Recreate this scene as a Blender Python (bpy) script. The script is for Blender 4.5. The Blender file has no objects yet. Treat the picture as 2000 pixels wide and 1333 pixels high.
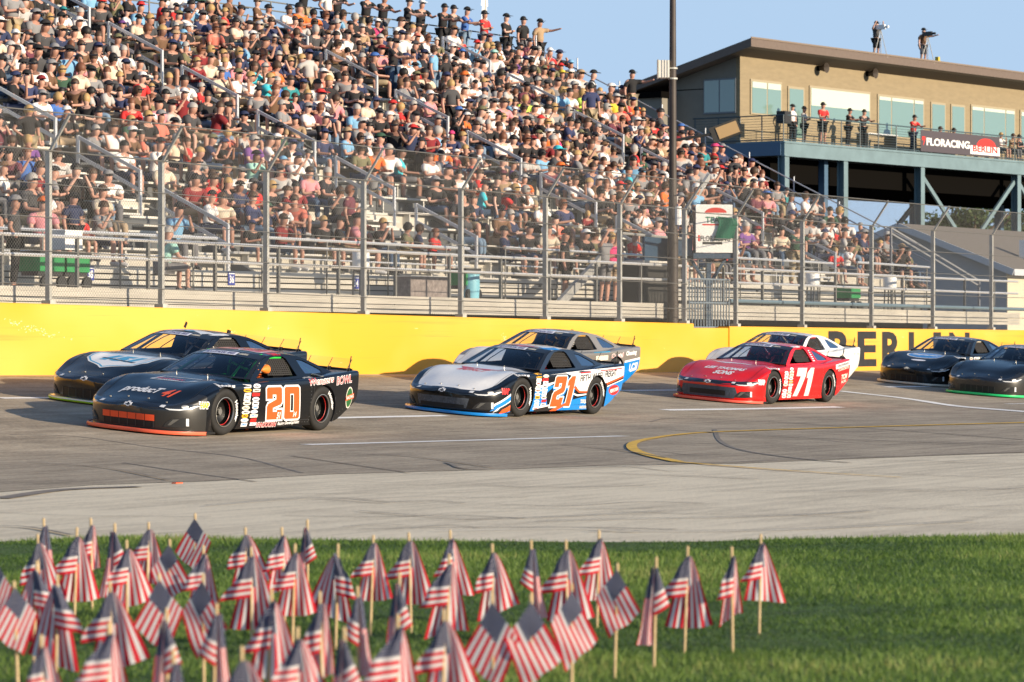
import bpy, bmesh, math, random
import numpy as np
from mathutils import Vector, Matrix
from mathutils.bvhtree import BVHTree
from mathutils.geometry import tessellate_polygon

S = bpy.context.scene
COL = S.collection
R = math.radians
random.seed(7)

# ------------------------------------------------------------------ camera
FPX = 6500.0            # focal length in pixels of the 2000 px wide photograph
ALPHA = R(31.3)         # angle between the view axis and the direction of the track (+X)
CAMH = 1.62
HOR = 650.0
cam = bpy.data.cameras.new('camera'); camo = bpy.data.objects.new('camera', cam); COL.objects.link(camo)
cam.sensor_width = 36.0; cam.lens = FPX/2000*36
camo.location = (0, 0, CAMH)
camo.rotation_euler = (R(90)-math.atan((666.5-HOR)/FPX), 0, ALPHA-R(90))
cam.clip_start = 0.5; cam.clip_end = 3000
cam.dof.use_dof = True; cam.dof.focus_distance = 52; cam.dof.aperture_fstop = 4.5
S.camera = camo
# ------------------------------------------------------------------ light
SUN_EL = R(14.0)
SUN_DIR = Vector((0.03*math.cos(SUN_EL), -0.9995*math.cos(SUN_EL), math.sin(SUN_EL))).normalized()
w = bpy.data.worlds.new('World'); S.world = w; w.use_nodes = True
nt = w.node_tree; bg = nt.nodes['Background']
sky = nt.nodes.new('ShaderNodeTexSky'); sky.sky_type = 'NISHITA'; sky.sun_disc = False
sky.sun_elevation = SUN_EL; sky.sun_rotation = math.atan2(SUN_DIR.x, SUN_DIR.y)
sky.air_density = 1.0; sky.dust_density = 0.6; sky.ozone_density = 3.0
# pale band of air low over the horizon, as in the photograph
tcw = nt.nodes.new('ShaderNodeTexCoord'); sz = nt.nodes.new('ShaderNodeSeparateXYZ'); nt.links.new(tcw.outputs['Generated'], sz.inputs[0])
mr = nt.nodes.new('ShaderNodeMapRange'); mr.interpolation_type = 'SMOOTHSTEP'
for i, v in enumerate((.10, .36, 1, 0)): mr.inputs[i+1].default_value = v
nt.links.new(sz.outputs[2], mr.inputs[0])
mxw = nt.nodes.new('ShaderNodeMix'); mxw.data_type = 'RGBA'; mxw.inputs[7].default_value = (2.54, 3.54, 4.8, 1)
nt.links.new(mr.outputs[0], mxw.inputs[0]); nt.links.new(sky.outputs[0], mxw.inputs[6])
nt.links.new(mxw.outputs[2], bg.inputs[0]); bg.inputs[1].default_value = 0.12
sd = bpy.data.lights.new('sun', 'SUN'); so = bpy.data.objects.new('sun', sd); COL.objects.link(so)
sd.energy = 5.0; sd.angle = R(0.6); sd.color = (1.0, 0.83, 0.61)
so.rotation_euler = SUN_DIR.to_track_quat('Z', 'Y').to_euler(); so.location = (0, 0, 40)
S.view_settings.view_transform = 'Standard'; S.view_settings.look = 'None'
S.view_settings.exposure = 0.6; S.view_settings.gamma = 1
S.render.resolution_x = 1024; S.render.resolution_y = 682

# ------------------------------------------------------------------ geometry of the photograph
CA, SA = math.cos(ALPHA), math.sin(ALPHA)
FV = Vector((CA, SA, 0)); RV = Vector((SA, -CA, 0)); ZV = Vector((0, 0, 1))
def pdir(x, y): return FV + RV*((x-1000)/FPX) + ZV*((HOR-y)/FPX)
def at_depth(x, y, d): return Vector((0, 0, CAMH)) + pdir(x, y)*d
def at_Y(x, y, Y):
    v = pdir(x, y); return Vector((0, 0, CAMH)) + v*(Y/v.y)
def X_at(x, Y): return at_Y(x, HOR, Y).x
def topx(p):
    d = p.x*CA+p.y*SA; r = p.x*SA-p.y*CA
    return 1000+FPX*r/d, HOR-(p.z-CAMH)*FPX/d, d
WY = 38.0
def lerp(a, b, t): return a+(b-a)*t
def interp(x, pts):
    if x <= pts[0][0]: return pts[0][1]
    for (a, va), (b, vb) in zip(pts, pts[1:]):
        if x <= b: return lerp(va, vb, (x-a)/(b-a))
    return pts[-1][1]
def smooth(t): t = max(0, min(1, t)); return t*t*(3-2*t)
def wallbase(X): return interp(X, [(20, .9), (45, .87), (58, .75), (70, .67), (81, .60), (92, .56), (140, .5)])
def gz(X, Y):
    Y0 = 28.3+.05*(X-45)
    t = (Y-Y0)/(WY-Y0)
    t = (t+math.sqrt(t*t+.01))/2
    return wallbase(X)*min(1.0, max(0, t)) if Y < WY else wallbase(X)
def ground(x, y):
    lo, hi = 5.0, 300.0
    v = pdir(x, y); prev = 8.0; d = 8.0
    while d < 300:
        p = Vector((0, 0, CAMH))+v*d
        if p.z < gz(p.x, p.y): break
        prev = d; d += .5
    for _ in range(20):
        m = (prev+d)/2; p = Vector((0, 0, CAMH))+v*m
        if p.z < gz(p.x, p.y): d = m
        else: prev = m
    return Vector((0, 0, CAMH))+v*d

# ------------------------------------------------------------------ materials
MATS = {}
def mat(name, color, rough=.6, metal=0, coat=0, var=0, vscale=8, bump=0, bscale=30, spec=.5, stretch=None, alpha=None, trans=0):
    if name in MATS: return MATS[name]
    m = bpy.data.materials.new(name); m.use_nodes = True; MATS[name] = m
    nt = m.node_tree; b = nt.nodes['Principled BSDF']
    c = (*color, 1)
    b.inputs['Base Color'].default_value = c; b.inputs['Roughness'].default_value = rough
    b.inputs['Metallic'].default_value = metal; b.inputs['Coat Weight'].default_value = coat
    b.inputs['Coat Roughness'].default_value = .06
    b.inputs['Specular IOR Level'].default_value = spec
    if var or bump:
        tc = nt.nodes.new('ShaderNodeTexCoord'); mp = nt.nodes.new('ShaderNodeMapping')
        nt.links.new(tc.outputs['Object'], mp.inputs[0])
        if stretch: mp.inputs['Scale'].default_value = stretch
    if var:
        n = nt.nodes.new('ShaderNodeTexNoise'); n.inputs['Scale'].default_value = vscale; n.inputs['Detail'].default_value = 6
        nt.links.new(mp.outputs[0], n.inputs['Vector'])
        r = nt.nodes.new('ShaderNodeValToRGB'); r.color_ramp.elements[0].position = .3; r.color_ramp.elements[1].position = .7
        r.color_ramp.elements[0].color = tuple(max(0, k*(1-var)) for k in color)+(1,)
        r.color_ramp.elements[1].color = tuple(min(1, k*(1+var)) for k in color)+(1,)
        nt.links.new(n.outputs[0], r.inputs[0]); nt.links.new(r.outputs[0], b.inputs['Base Color'])
    if bump:
        n = nt.nodes.new('ShaderNodeTexNoise'); n.inputs['Scale'].default_value = bscale; n.inputs['Detail'].default_value = 5
        nt.links.new(mp.outputs[0], n.inputs['Vector'])
        bp = nt.nodes.new('ShaderNodeBump'); bp.inputs['Strength'].default_value = bump; bp.inputs['Distance'].default_value = .02
        nt.links.new(n.outputs[0], bp.inputs['Height']); nt.links.new(bp.outputs[0], b.inputs['Normal'])
    if trans:
        t = nt.nodes.new('ShaderNodeBsdfTranslucent'); t.inputs[0].default_value = c
        mx = nt.nodes.new('ShaderNodeMixShader'); mx.inputs[0].default_value = trans
        nt.links.new(b.outputs[0], mx.inputs[1]); nt.links.new(t.outputs[0], mx.inputs[2])
        nt.links.new(mx.outputs[0], nt.nodes['Material Output'].inputs[0])
    return m
def glass(name, tint, refl=.12):
    if name in MATS: return MATS[name]
    m = bpy.data.materials.new(name); m.use_nodes = True; MATS[name] = m
    nt = m.node_tree; nt.nodes.remove(nt.nodes['Principled BSDF'])
    t = nt.nodes.new('ShaderNodeBsdfTransparent'); t.inputs[0].default_value = (*tint, 1)
    g = nt.nodes.new('ShaderNodeBsdfGlossy'); g.inputs['Roughness'].default_value = .03; g.inputs[0].default_value = (.9, .95, 1, 1)
    fr = nt.nodes.new('ShaderNodeFresnel'); fr.inputs[0].default_value = 1.5
    ad = nt.nodes.new('ShaderNodeMath'); ad.operation = 'ADD'; ad.inputs[1].default_value = refl*.5
    mx = nt.nodes.new('ShaderNodeMixShader')
    nt.links.new(fr.outputs[0], ad.inputs[0]); nt.links.new(ad.outputs[0], mx.inputs[0])
    nt.links.new(t.outputs[0], mx.inputs[1]); nt.links.new(g.outputs[0], mx.inputs[2])
    nt.links.new(mx.outputs[0], nt.nodes['Material Output'].inputs[0])
    return m

# ------------------------------------------------------------------ mesh helpers
def tag(o, label=None, cat=None, group=None, kind=None):
    if label: o['label'] = label
    if cat: o['category'] = cat
    if group: o['group'] = group
    if kind: o['kind'] = kind
    return o
def link(name, me, m=None, parent=None):
    o = bpy.data.objects.new(name, me); COL.objects.link(o)
    if m is not None:
        if len(me.materials): me.materials.clear()
        for k in (m if isinstance(m, (list, tuple)) else [m]): me.materials.append(k)
    if parent: o.parent = parent
    return o
def empty(name, label, cat, loc=(0, 0, 0), rz=0, group=None):
    o = bpy.data.objects.new(name, None); COL.objects.link(o); o.location = loc; o.rotation_euler = (0, 0, rz)
    o.empty_display_size = .2
    return tag(o, label, cat, group)
class MB:
    """collects shapes into one mesh"""
    def __init__(s): s.v = []; s.f = []; s.m = []
    def add(s, vs, fs, mi=0):
        n = len(s.v); s.v += [tuple(v) for v in vs]; s.f += [tuple(i+n for i in f) for f in fs]; s.m += [mi]*len(fs); return s
    def box(s, x0, x1, y0, y1, z0, z1, mi=0):
        vs = [(x, y, z) for z in (z0, z1) for y in (y0, y1) for x in (x0, x1)]
        return s.add(vs, [(0, 2, 3, 1), (4, 5, 7, 6), (0, 1, 5, 4), (2, 6, 7, 3), (0, 4, 6, 2), (1, 3, 7, 5)], mi)
    def prism(s, a, b, w, h, up=(0, 0, 1), mi=0):
        """rectangular bar from a to b, w across, h along up"""
        a = Vector(a); b = Vector(b); d = (b-a).normalized(); u = Vector(up)
        r = d.cross(u)
        if r.length < 1e-4: r = d.cross(Vector((1, 0, 0)))
        r.normalize(); u = r.cross(d).normalized(); r *= w/2; u *= h/2
        vs = [a-r-u, a+r-u, a+r+u, a-r+u, b-r-u, b+r-u, b+r+u, b-r+u]
        return s.add(vs, [(0, 3, 2, 1), (4, 5, 6, 7), (0, 1, 5, 4), (1, 2, 6, 5), (2, 3, 7, 6), (3, 0, 4, 7)], mi)
    def tube(s, pts, r, n=8, mi=0, cap=True):
        pts = [Vector(p) for p in pts]; rs = r if isinstance(r, (list, tuple)) else [r]*len(pts)
        vs = []; fs = []
        for i, p in enumerate(pts):
            d = (pts[min(i+1, len(pts)-1)]-pts[max(i-1, 0)]).normalized()
            a = d.cross(Vector((0, 0, 1)))
            if a.length < .05: a = d.cross(Vector((1, 0, 0)))
            a.normalize(); b = a.cross(d)
            for k in range(n):
                t = 2*math.pi*k/n; vs.append(p+(a*math.cos(t)+b*math.sin(t))*rs[i])
        for i in range(len(pts)-1):
            for k in range(n):
                k2 = (k+1) % n; fs.append((i*n+k, i*n+k2, (i+1)*n+k2, (i+1)*n+k))
        if cap: fs.append(tuple(range(n))[::-1]); fs.append(tuple((len(pts)-1)*n+k for k in range(n)))
        return s.add(vs, fs, mi)
    def poly(s, loops, fn, mi=0):
        """filled 2-D polygon with holes, mapped by fn(a, b) to 3-D"""
        L = [[Vector((p[0], p[1], 0)) for p in l] for l in loops]
        fl = [p for l in L for p in l]
        tr = tessellate_polygon(L)
        return s.add([fn(p.x, p.y) for p in fl], [tuple(t) for t in tr], mi)
    def slab(s, poly, fn0, fn1, mi=0):
        """convex-ish outline between two surfaces fn0 and fn1"""
        n = len(poly); vs = [fn0(*p) for p in poly]+[fn1(*p) for p in poly]
        tr = tessellate_polygon([[Vector((p[0], p[1], 0)) for p in poly]])
        fs = [tuple(t) for t in tr]+[tuple(i+n for i in t[::-1]) for t in tr]+[(i, (i+1) % n, (i+1) % n+n, i+n) for i in range(n)]
        return s.add(vs, fs, mi)
    def lathe(s, prof, c=(0, 0, 0), axis='y', n=32, mi=0):
        vs = []; fs = []; c = Vector(c)
        for (r, t) in prof:
            for k in range(n):
                a = 2*math.pi*k/n; u, v = r*math.cos(a), r*math.sin(a)
                vs.append(c+Vector({'y': (u, t, v), 'z': (u, v, t), 'x': (t, u, v)}[axis]))
        for i in range(len(prof)-1):
            for k in range(n):
                k2 = (k+1) % n; fs.append((i*n+k, (i+1)*n+k, (i+1)*n+k2, i*n+k2))
        return s.add(vs, fs, mi)
    def mesh(s, name, smooth=None):
        me = bpy.data.meshes.new(name); me.from_pydata(s.v, [], s.f); me.update()
        if any(s.m): me.polygons.foreach_set('material_index', s.m)
        bm = bmesh.new(); bm.from_mesh(me); bmesh.ops.recalc_face_normals(bm, faces=bm.faces); bm.to_mesh(me); bm.free()
        if smooth is not None:
            me.polygons.foreach_set('use_smooth', [True]*len(me.polygons)); me.set_sharp_from_angle(angle=R(smooth))
        return me
    def build(s, name, m, parent=None, smooth=None): return link(name, s.mesh(name, smooth), m, parent)
def dup(root, group=None):
    r = root.copy(); COL.objects.link(r)
    for ch in root.children:
        c = ch.copy(); COL.objects.link(c); c.parent = r
        for g in ch.children:
            d = g.copy(); COL.objects.link(d); d.parent = c
    return r
def evalmesh(o, name):
    dg = bpy.context.evaluated_depsgraph_get(); dg.update()
    me = bpy.data.meshes.new_from_object(o.evaluated_get(dg)); me.name = name
    return me
def textmesh(s, bold=0, shear=0, spacing=1.0):
    """flat 2-D text as (verts, faces), unit cap height, starting at 0,0"""
    c = bpy.data.curves.new('t', 'FONT'); c.body = s; c.size = 1; c.offset = bold; c.shear = shear; c.resolution_u = 3; c.space_character = spacing
    o = bpy.data.objects.new('t', c); COL.objects.link(o)
    me = evalmesh(o, 't'); vs = [(v.co.x, v.co.y) for v in me.vertices]; fs = [tuple(p.vertices) for p in me.polygons]
    bpy.data.objects.remove(o); bpy.data.curves.remove(c); bpy.data.meshes.remove(me)
    if not vs: return [(0, 0)], []
    x0 = min(v[0] for v in vs); y0 = min(v[1] for v in vs); x1 = max(v[0] for v in vs); y1 = max(v[1] for v in vs)
    return [((v[0]-x0)/(x1-x0), (v[1]-y0)/(y1-y0)) for v in vs], fs      # normalised to the unit square
def strip(A, B, n, m, zoff, zf=gz):
    """sheet between two polylines of XY points (same length)"""
    def along(P, t):
        k = t*(len(P)-1); i = min(int(k), len(P)-2); return P[i].lerp(P[i+1], k-i)
    vs = []; fs = []
    for i in range(n+1):
        a = along(A, i/n); b = along(B, i/n)
        for j in range(m+1):
            p = a.lerp(b, j/m); vs.append((p.x, p.y, zf(p.x, p.y)+zoff))
    for i in range(n):
        for j in range(m):
            k = i*(m+1)+j; fs.append((k, k+1, k+m+2, k+m+1))
    return MB().add(vs, fs)
def up(me):
    bm = bmesh.new(); bm.from_mesh(me)
    for f in bm.faces:
        if f.normal.z < 0: f.normal_flip()
    bm.to_mesh(me); bm.free()
def sheet(name, mb, m, smooth_=60):
    me = mb.mesh(name); up(me); me.polygons.foreach_set('use_smooth', [True]*len(me.polygons))
    return tag(link(name, me, m), kind='structure')

# ================================================================== SETTING
def asphalt(name, c0, c1, streak=1.0, sc=1.0):
    m = bpy.data.materials.new(name); m.use_nodes = True; nt = m.node_tree; N = nt.nodes; L = nt.links
    b = N['Principled BSDF']; b.inputs['Roughness'].default_value = .85; b.inputs['Specular IOR Level'].default_value = .3
    tc = N.new('ShaderNodeTexCoord')
    def noise(scale, stretch, det=5):
        mp = N.new('ShaderNodeMapping'); mp.inputs['Scale'].default_value = stretch; L.new(tc.outputs['Object'], mp.inputs[0])
        n = N.new('ShaderNodeTexNoise'); n.inputs['Scale'].default_value = scale; n.inputs['Detail'].default_value = det; n.inputs['Roughness'].default_value = .65
        L.new(mp.outputs[0], n.inputs['Vector']); return n
    n1 = noise(.5*sc, (1, 1, 1)); n2 = noise(3.5, (.12, 1.2, 1)); n3 = noise(26, (.5, 1, 1), 3)
    r = N.new('ShaderNodeValToRGB'); r.color_ramp.elements[0].position = .40; r.color_ramp.elements[1].position = .63
    r.color_ramp.elements[0].color = (*c0, 1); r.color_ramp.elements[1].color = (*c1, 1)
    a1 = N.new('ShaderNodeMath'); a1.operation = 'MULTIPLY_ADD'; a1.inputs[1].default_value = .35*streak
    L.new(n2.outputs[0], a1.inputs[0])
    a2 = N.new('ShaderNodeMath'); a2.operation = 'MULTIPLY_ADD'; a2.inputs[1].default_value = .35
    L.new(n1.outputs[0], a2.inputs[0]); L.new(a2.outputs[0], a1.inputs[2])
    a3 = N.new('ShaderNodeMath'); a3.operation = 'MULTIPLY'; a3.inputs[1].default_value = .32
    L.new(n3.outputs[0], a3.inputs[0]); L.new(a3.outputs[0], a2.inputs[2])
    L.new(a1.outputs[0], r.inputs[0]); L.new(r.outputs[0], b.inputs['Base Color'])
    bp = N.new('ShaderNodeBump'); bp.inputs['Strength'].default_value = .5; bp.inputs['Distance'].default_value = .01
    L.new(n3.outputs[0], bp.inputs['Height']); L.new(bp.outputs[0], b.inputs['Normal'])
    return m
M_ASPH = asphalt('asphalt', (.20, .165, .122), (.50, .42, .315))
M_CONC = asphalt('concrete', (.42, .36, .27), (.74, .65, .49), 1.4, .8)
M_EARTH = mat('earth', (.16, .15, .11), .9, var=.3, vscale=2)
# base ground out to the horizon
g = MB(); xs = [-1500, -200, -40, 0, 20, 40, 60, 80, 100, 140, 200, 400, 2500]; ys = [-1500, -200, -40, 0, 20, 28, 38, 60, 100, 200, 500, 2500]
for i in range(len(xs)-1):
    for j in range(len(ys)-1):
        q = [(xs[i], ys[j]), (xs[i+1], ys[j]), (xs[i+1], ys[j+1]), (xs[i], ys[j+1])]
        g.add([(x, y, (.4 if y > 37 else -.06)) for x, y in q], [(0, 1, 2, 3)])
sheet('ground', g, M_EARTH)
def P2(x, y): p = ground(x, y); return Vector((p.x, p.y))
# edges read off the photograph
edge_asph = [P2(x, y) for x, y in [(0, 962), (180, 948), (420, 940), (640, 927), (960, 918), (1215, 909), (1450, 906), (1640, 898), (1850, 890), (2000, 885)]]
edge_asph = [edge_asph[0]+(edge_asph[0]-edge_asph[1]).normalized()*40]+edge_asph+[edge_asph[-1]+(edge_asph[-1]-edge_asph[-3]).normalized()*60]
edge_grass = [P2(x, y) for x, y in [(0, 1060), (200, 1050), (500, 1055), (800, 1058), (1100, 1060), (1350, 1060), (1550, 1054), (1800, 1050), (2000, 1047)]]
edge_grass = [edge_grass[0]+(edge_grass[0]-edge_grass[1]).normalized()*40]+edge_grass+[edge_grass[-1]+(edge_grass[-1]-edge_grass[-3]).normalized()*60]
def resample(P, n):
    d = [0]
    for a, b in zip(P, P[1:]): d.append(d[-1]+(b-a).length)
    out = []
    for i in range(n+1):
        t = d[-1]*i/n
        for k in range(len(P)-1):
            if t <= d[k+1]+1e-9: out.append(P[k].lerp(P[k+1], (t-d[k])/max(1e-9, d[k+1]-d[k]))); break
    return out
# track: from its inner edge up the banking to the wall
A = edge_asph
wallline = [Vector((X, WY+.05)) for X in np.linspace(5, 160, len(A))]
vs = []; fs = []
NX, NY = 160, 40
def inner_Y(X):
    for a, b in zip(A, A[1:]):
        if (a.x-X)*(b.x-X) <= 0 and abs(a.x-b.x) > 1e-6: return lerp(a.y, b.y, (X-a.x)/(b.x-a.x))
    return None
# edge polyline is oblique to the track: sheet in ray coordinates from the camera
azs = [math.atan2(p.y, p.x) for p in A]
def ray_dist(P, az):
    d = Vector((math.cos(az), math.sin(az)))
    best = None
    for a, b in zip(P, P[1:]):
        e = b-a; den = d.x*e.y-d.y*e.x
        if abs(den) < 1e-9: continue
        t = (a.x*e.y-a.y*e.x)/den; u = (a.x*d.y-a.y*d.x)/den
        if t > 0 and -1e-6 <= u <= 1+1e-6 and (best is None or t < best): best = t
    return best
def raysheet(P, Q, azr, n, m, zoff):
    mb = MB(); vs = []; fs = []
    for i in range(n+1):
        az = lerp(azr[0], azr[1], i/n); a = ray_dist(P, az) if isinstance(P, list) else P(az); b = ray_dist(Q, az) if isinstance(Q, list) else Q(az)
        a = a or 3.0; b = b or 400
        d = Vector((math.cos(az), math.sin(az)))
        for j in range(m+1):
            t = lerp(a, b, j/m); p = d*t; vs.append((p.x, p.y, gz(p.x, p.y)+zoff))
    for i in range(n):
        for j in range(m):
            k = i*(m+1)+j; fs.append((k, k+1, k+m+2, k+m+1))
    return mb.add(vs, fs)
AZ = (R(16), R(50))
sheet('track', raysheet(A, lambda az: (WY+.03)/math.sin(az), AZ, 150, 60, .004), M_ASPH)
sheet('apron', raysheet(edge_grass, A, AZ, 150, 12, 0), M_CONC)
# lawn (earth below the grass) with soft mounds
M_TURF = mat('turf', (.055, .11, .018), .9, var=.5, vscale=3, bump=.6, bscale=60)
sheet('lawn', raysheet(lambda az: 4.0, edge_grass, AZ, 60, 30, .004), M_TURF)
# markings
M_WPAINT = mat('white_line_paint', (.86, .85, .82), .7, var=.12, vscale=6, stretch=(.3, 2, 1))
M_YPAINT = mat('yellow_line_paint', (.72, .44, .05), .7, var=.3, vscale=5)
M_FAINT = mat('faint_marks', (.22, .19, .16), .85, var=.25, vscale=3)
M_RUBBER = mat('tyre_rubber_marks', (.20, .172, .145), .8, var=.3, vscale=4)
def paint(name, pts, wpx, m, zoff=.010, label=None, w0=None):
    """painted line through photo points; wpx: width in metres (scalar or list)"""
    P = [P2(*p) for p in pts]
    if len(P) > 2:      # Catmull-Rom through the points
        E_ = [P[0]*2-P[1]]+P+[P[-1]*2-P[-2]]; P = []
        for k in range(1, len(E_)-2):
            for t in (0, .25, .5, .75):
                a, b, c, d = E_[k-1:k+3]; P.append(.5*((2*b)+(c-a)*t+(2*a-5*b+4*c-d)*t*t+(3*b-a-3*c+d)*t**3))
        P.append(E_[-2])
    n = 40; Q = resample(P, n); mb = MB(); vs = []; fs = []
    for i, p in enumerate(Q):
        d = (Q[min(i+1, n)]-Q[max(i-1, 0)]).normalized(); nn = Vector((-d.y, d.x))
        ww = (wpx if not isinstance(wpx, (list, tuple)) else lerp(wpx[0], wpx[1], i/n))/2
        for s_ in (-1, 1):
            q = p+nn*ww*s_; vs.append((q.x, q.y, gz(q.x, q.y)+zoff))
    for i in range(n): fs.append((2*i, 2*i+1, 2*i+3, 2*i+2))
    return sheet(name, mb.add(vs, fs), m)
paint('lane_line', [(597, 870), (900, 862), (1218, 853)], .30, M_WPAINT)
paint('lane_line', [(1297, 802), (1450, 800), (1640, 796)], .28, M_WPAINT)
paint('lane_line', [(640, 818), (870, 813)], .21, M_WPAINT)
paint('lane_line', [(1200, 764), (1330, 763)], .21, M_WPAINT)
paint('lane_line', [(0, 779), (130, 778)], .21, M_WPAINT)
paint('lane_line', [(1730, 757), (1860, 755)], .21, M_WPAINT)
paint('lane_line', [(1968, 790), (2030, 789)], .21, M_WPAINT)
paint('finish_line', [(1640, 765), (1800, 784), (2000, 805), (2060, 811)], .34, M_WPAINT, .012)
Ygeo = [(2030, 826), (1700, 835), (1400, 845), (1310, 852), (1262, 860), (1236, 868), (1238, 880), (1270, 892), (1325, 904)]
paint('yellow_line', Ygeo[:4], (.30, .16), M_YPAINT, .014)
paint('yellow_line', Ygeo[3:], (.14, .16), M_YPAINT, .016)
paint('yellow_line', [(1325, 904), (1500, 918), (1640, 927), (1760, 934)], (.10, .04), M_YPAINT, .012)
marks = [([(20, 850), (180, 857), (440, 890), (590, 925)], .05), ([(240, 905), (380, 926), (500, 942)], .04), ([(0, 975), (120, 958), (270, 952)], .22),
         ([(1396, 840), (1408, 864), (1455, 882), (1560, 897), (1660, 905)], .07), ([(1270, 825), (1320, 818), (1500, 825), (1700, 838), (2000, 860)], .05),
         ([(1000, 920), (1280, 929), (1480, 937)], .04), ([(570, 892), (800, 925)], .04), ([(870, 905), (960, 920), (1400, 905), (2000, 884)], .05),
         ([(1050, 1020), (1250, 1015), (1500, 1010), (1700, 1000)], .04), ([(700, 1000), (850, 1012), (1000, 1015), (1300, 1000)], .03), ([(0, 1030), (60, 1033), (140, 1048)], .05),
         ([(1400, 960), (1600, 962), (1800, 958)], .03), ([(400, 990), (600, 975), (760, 985)], .03), ([(1150, 1040), (1500, 1038), (1900, 1020)], .04), ([(1300, 840), (1450, 850), (1700, 862), (1990, 870)], .05),
         ([(650, 885), (800, 893), (960, 915)], .035), ([(60, 905), (200, 915), (330, 940)], .035), ([(1100, 870), (1200, 880), (1300, 897)], .035), ([(850, 1040), (1100, 1035), (1250, 1042)], .03)]
for i, (p, wd) in enumerate(marks): paint('tyre_mark', p, wd, M_RUBBER, .007 + .0007*i)
# many faint lines left by tyres and old sealed cracks, running with the traffic
rgm = random.Random(21)
for i in range(46):
    y0 = rgm.choice([rgm.uniform(860, 1035), rgm.uniform(800, 930), rgm.uniform(920, 1040)]); x0 = rgm.uniform(-50, 1900); L_ = rgm.uniform(120, 620); sl_ = rgm.uniform(-.03, .05)
    paint('tyre_mark', [(x0, y0), (x0+L_*.35, y0+L_*.35*sl_+rgm.uniform(-4, 4)), (x0+L_*.7, y0+L_*.7*sl_+rgm.uniform(-5, 5)), (x0+L_, y0+L_*sl_)], (rgm.uniform(.012, .03), rgm.uniform(.01, .04)), M_FAINT, .0055+.0001*i)
M_PATCH = mat('sealed_patch', (.47, .44, .40), .8, var=.2, vscale=1.5, stretch=(.3, 1, 1))
0 and sheet('sealed_patch', strip([P2(1560, 960), P2(1800, 955), P2(2060, 953)], [P2(1560, 966), P2(1800, 980), P2(2060, 984)], 24, 6, .004), M_PATCH)
paint('yellow_line', [(-60, 737), (500, 737.5), (1000, 735)], .05, M_YPAINT, .008)  # strip along the wall foot: lit edge of the footing, drawn as paint
tag(MB().box(-.06, .06, -.03, .03, 0, .012).build('road_debris', mat('orange_plastic', (.8, .12, .03), .5)), 'small orange scrap lying on the edge of the asphalt', 'debris').location = ground(346, 945)
# grass blades: real blades over the part of the lawn in view
def grass():
    rng = np.random.default_rng(3)
    n = 230000
    az = rng.uniform(AZ[0]+R(5.0), AZ[1]-R(8), n); 
    edge = np.interp(az, [lerp(AZ[0], AZ[1], i/80) for i in range(81)], [ray_dist(edge_grass, lerp(AZ[0], AZ[1], i/80)) or 26 for i in range(81)])
    u = rng.uniform(0, 1, n); dmin = 13.0
    d = np.sqrt(dmin**2+(edge**2-dmin**2)*u)
    d = np.minimum(d+rng.normal(0, .05, n), edge+rng.uniform(-.1, .12, n)+.10*np.sin(az*140)+.06*np.sin(az*420+1))
    x = d*np.cos(az); y = d*np.sin(az)
    # clumps: height and colour follow smooth noise
    cl = (np.sin(x*2.1+y*1.3)+np.sin(x*.9-y*2.7)+np.sin(x*4.7+1)*np.sin(y*5.1))*.33
    pt = np.sin(x*.55+y*.8+1)+np.sin(x*1.3-y*.45)+.7*np.sin(x*2.6+y*1.9)
    h = rng.uniform(.018, .044, n)*(1+.3*cl+.18*pt); a = rng.uniform(0, 2*math.pi, n); wd = rng.uniform(.0025, .005, n)
    lx = rng.normal(0, .022, n); ly = rng.normal(0, .022, n)
    z0 = np.zeros(n)
    V = np.empty((n, 3, 3))
    V[:, 0] = np.stack([x-wd*np.cos(a), y-wd*np.sin(a), z0], 1); V[:, 1] = np.stack([x+wd*np.cos(a), y+wd*np.sin(a), z0], 1)
    V[:, 2] = np.stack([x+lx, y+ly, h], 1)
    me = bpy.data.meshes.new('grass'); me.vertices.add(3*n); me.vertices.foreach_set('co', V.reshape(-1))
    me.loops.add(3*n); me.loops.foreach_set('vertex_index', np.arange(3*n)); me.polygons.add(n)
    me.polygons.foreach_set('loop_start', np.arange(0, 3*n, 3)); 
    mi = np.clip(((cl*.8+.42*pt+rng.normal(0, .45, n))*1.3+1.35), 0, 3).astype(int)
    me.polygons.foreach_set('material_index', mi); me.update()
    ms = [mat('grass_%s' % k, c, .6, trans=.35) for k, c in (('dark', (.06, .12, .018)), ('mid', (.115, .20, .032)), ('light', (.185, .28, .055)), ('yellow', (.31, .33, .10)))]
    tag(link('grass', me, ms), 'short green mown grass under the small flags', 'grass', kind='stuff')
grass()
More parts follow.
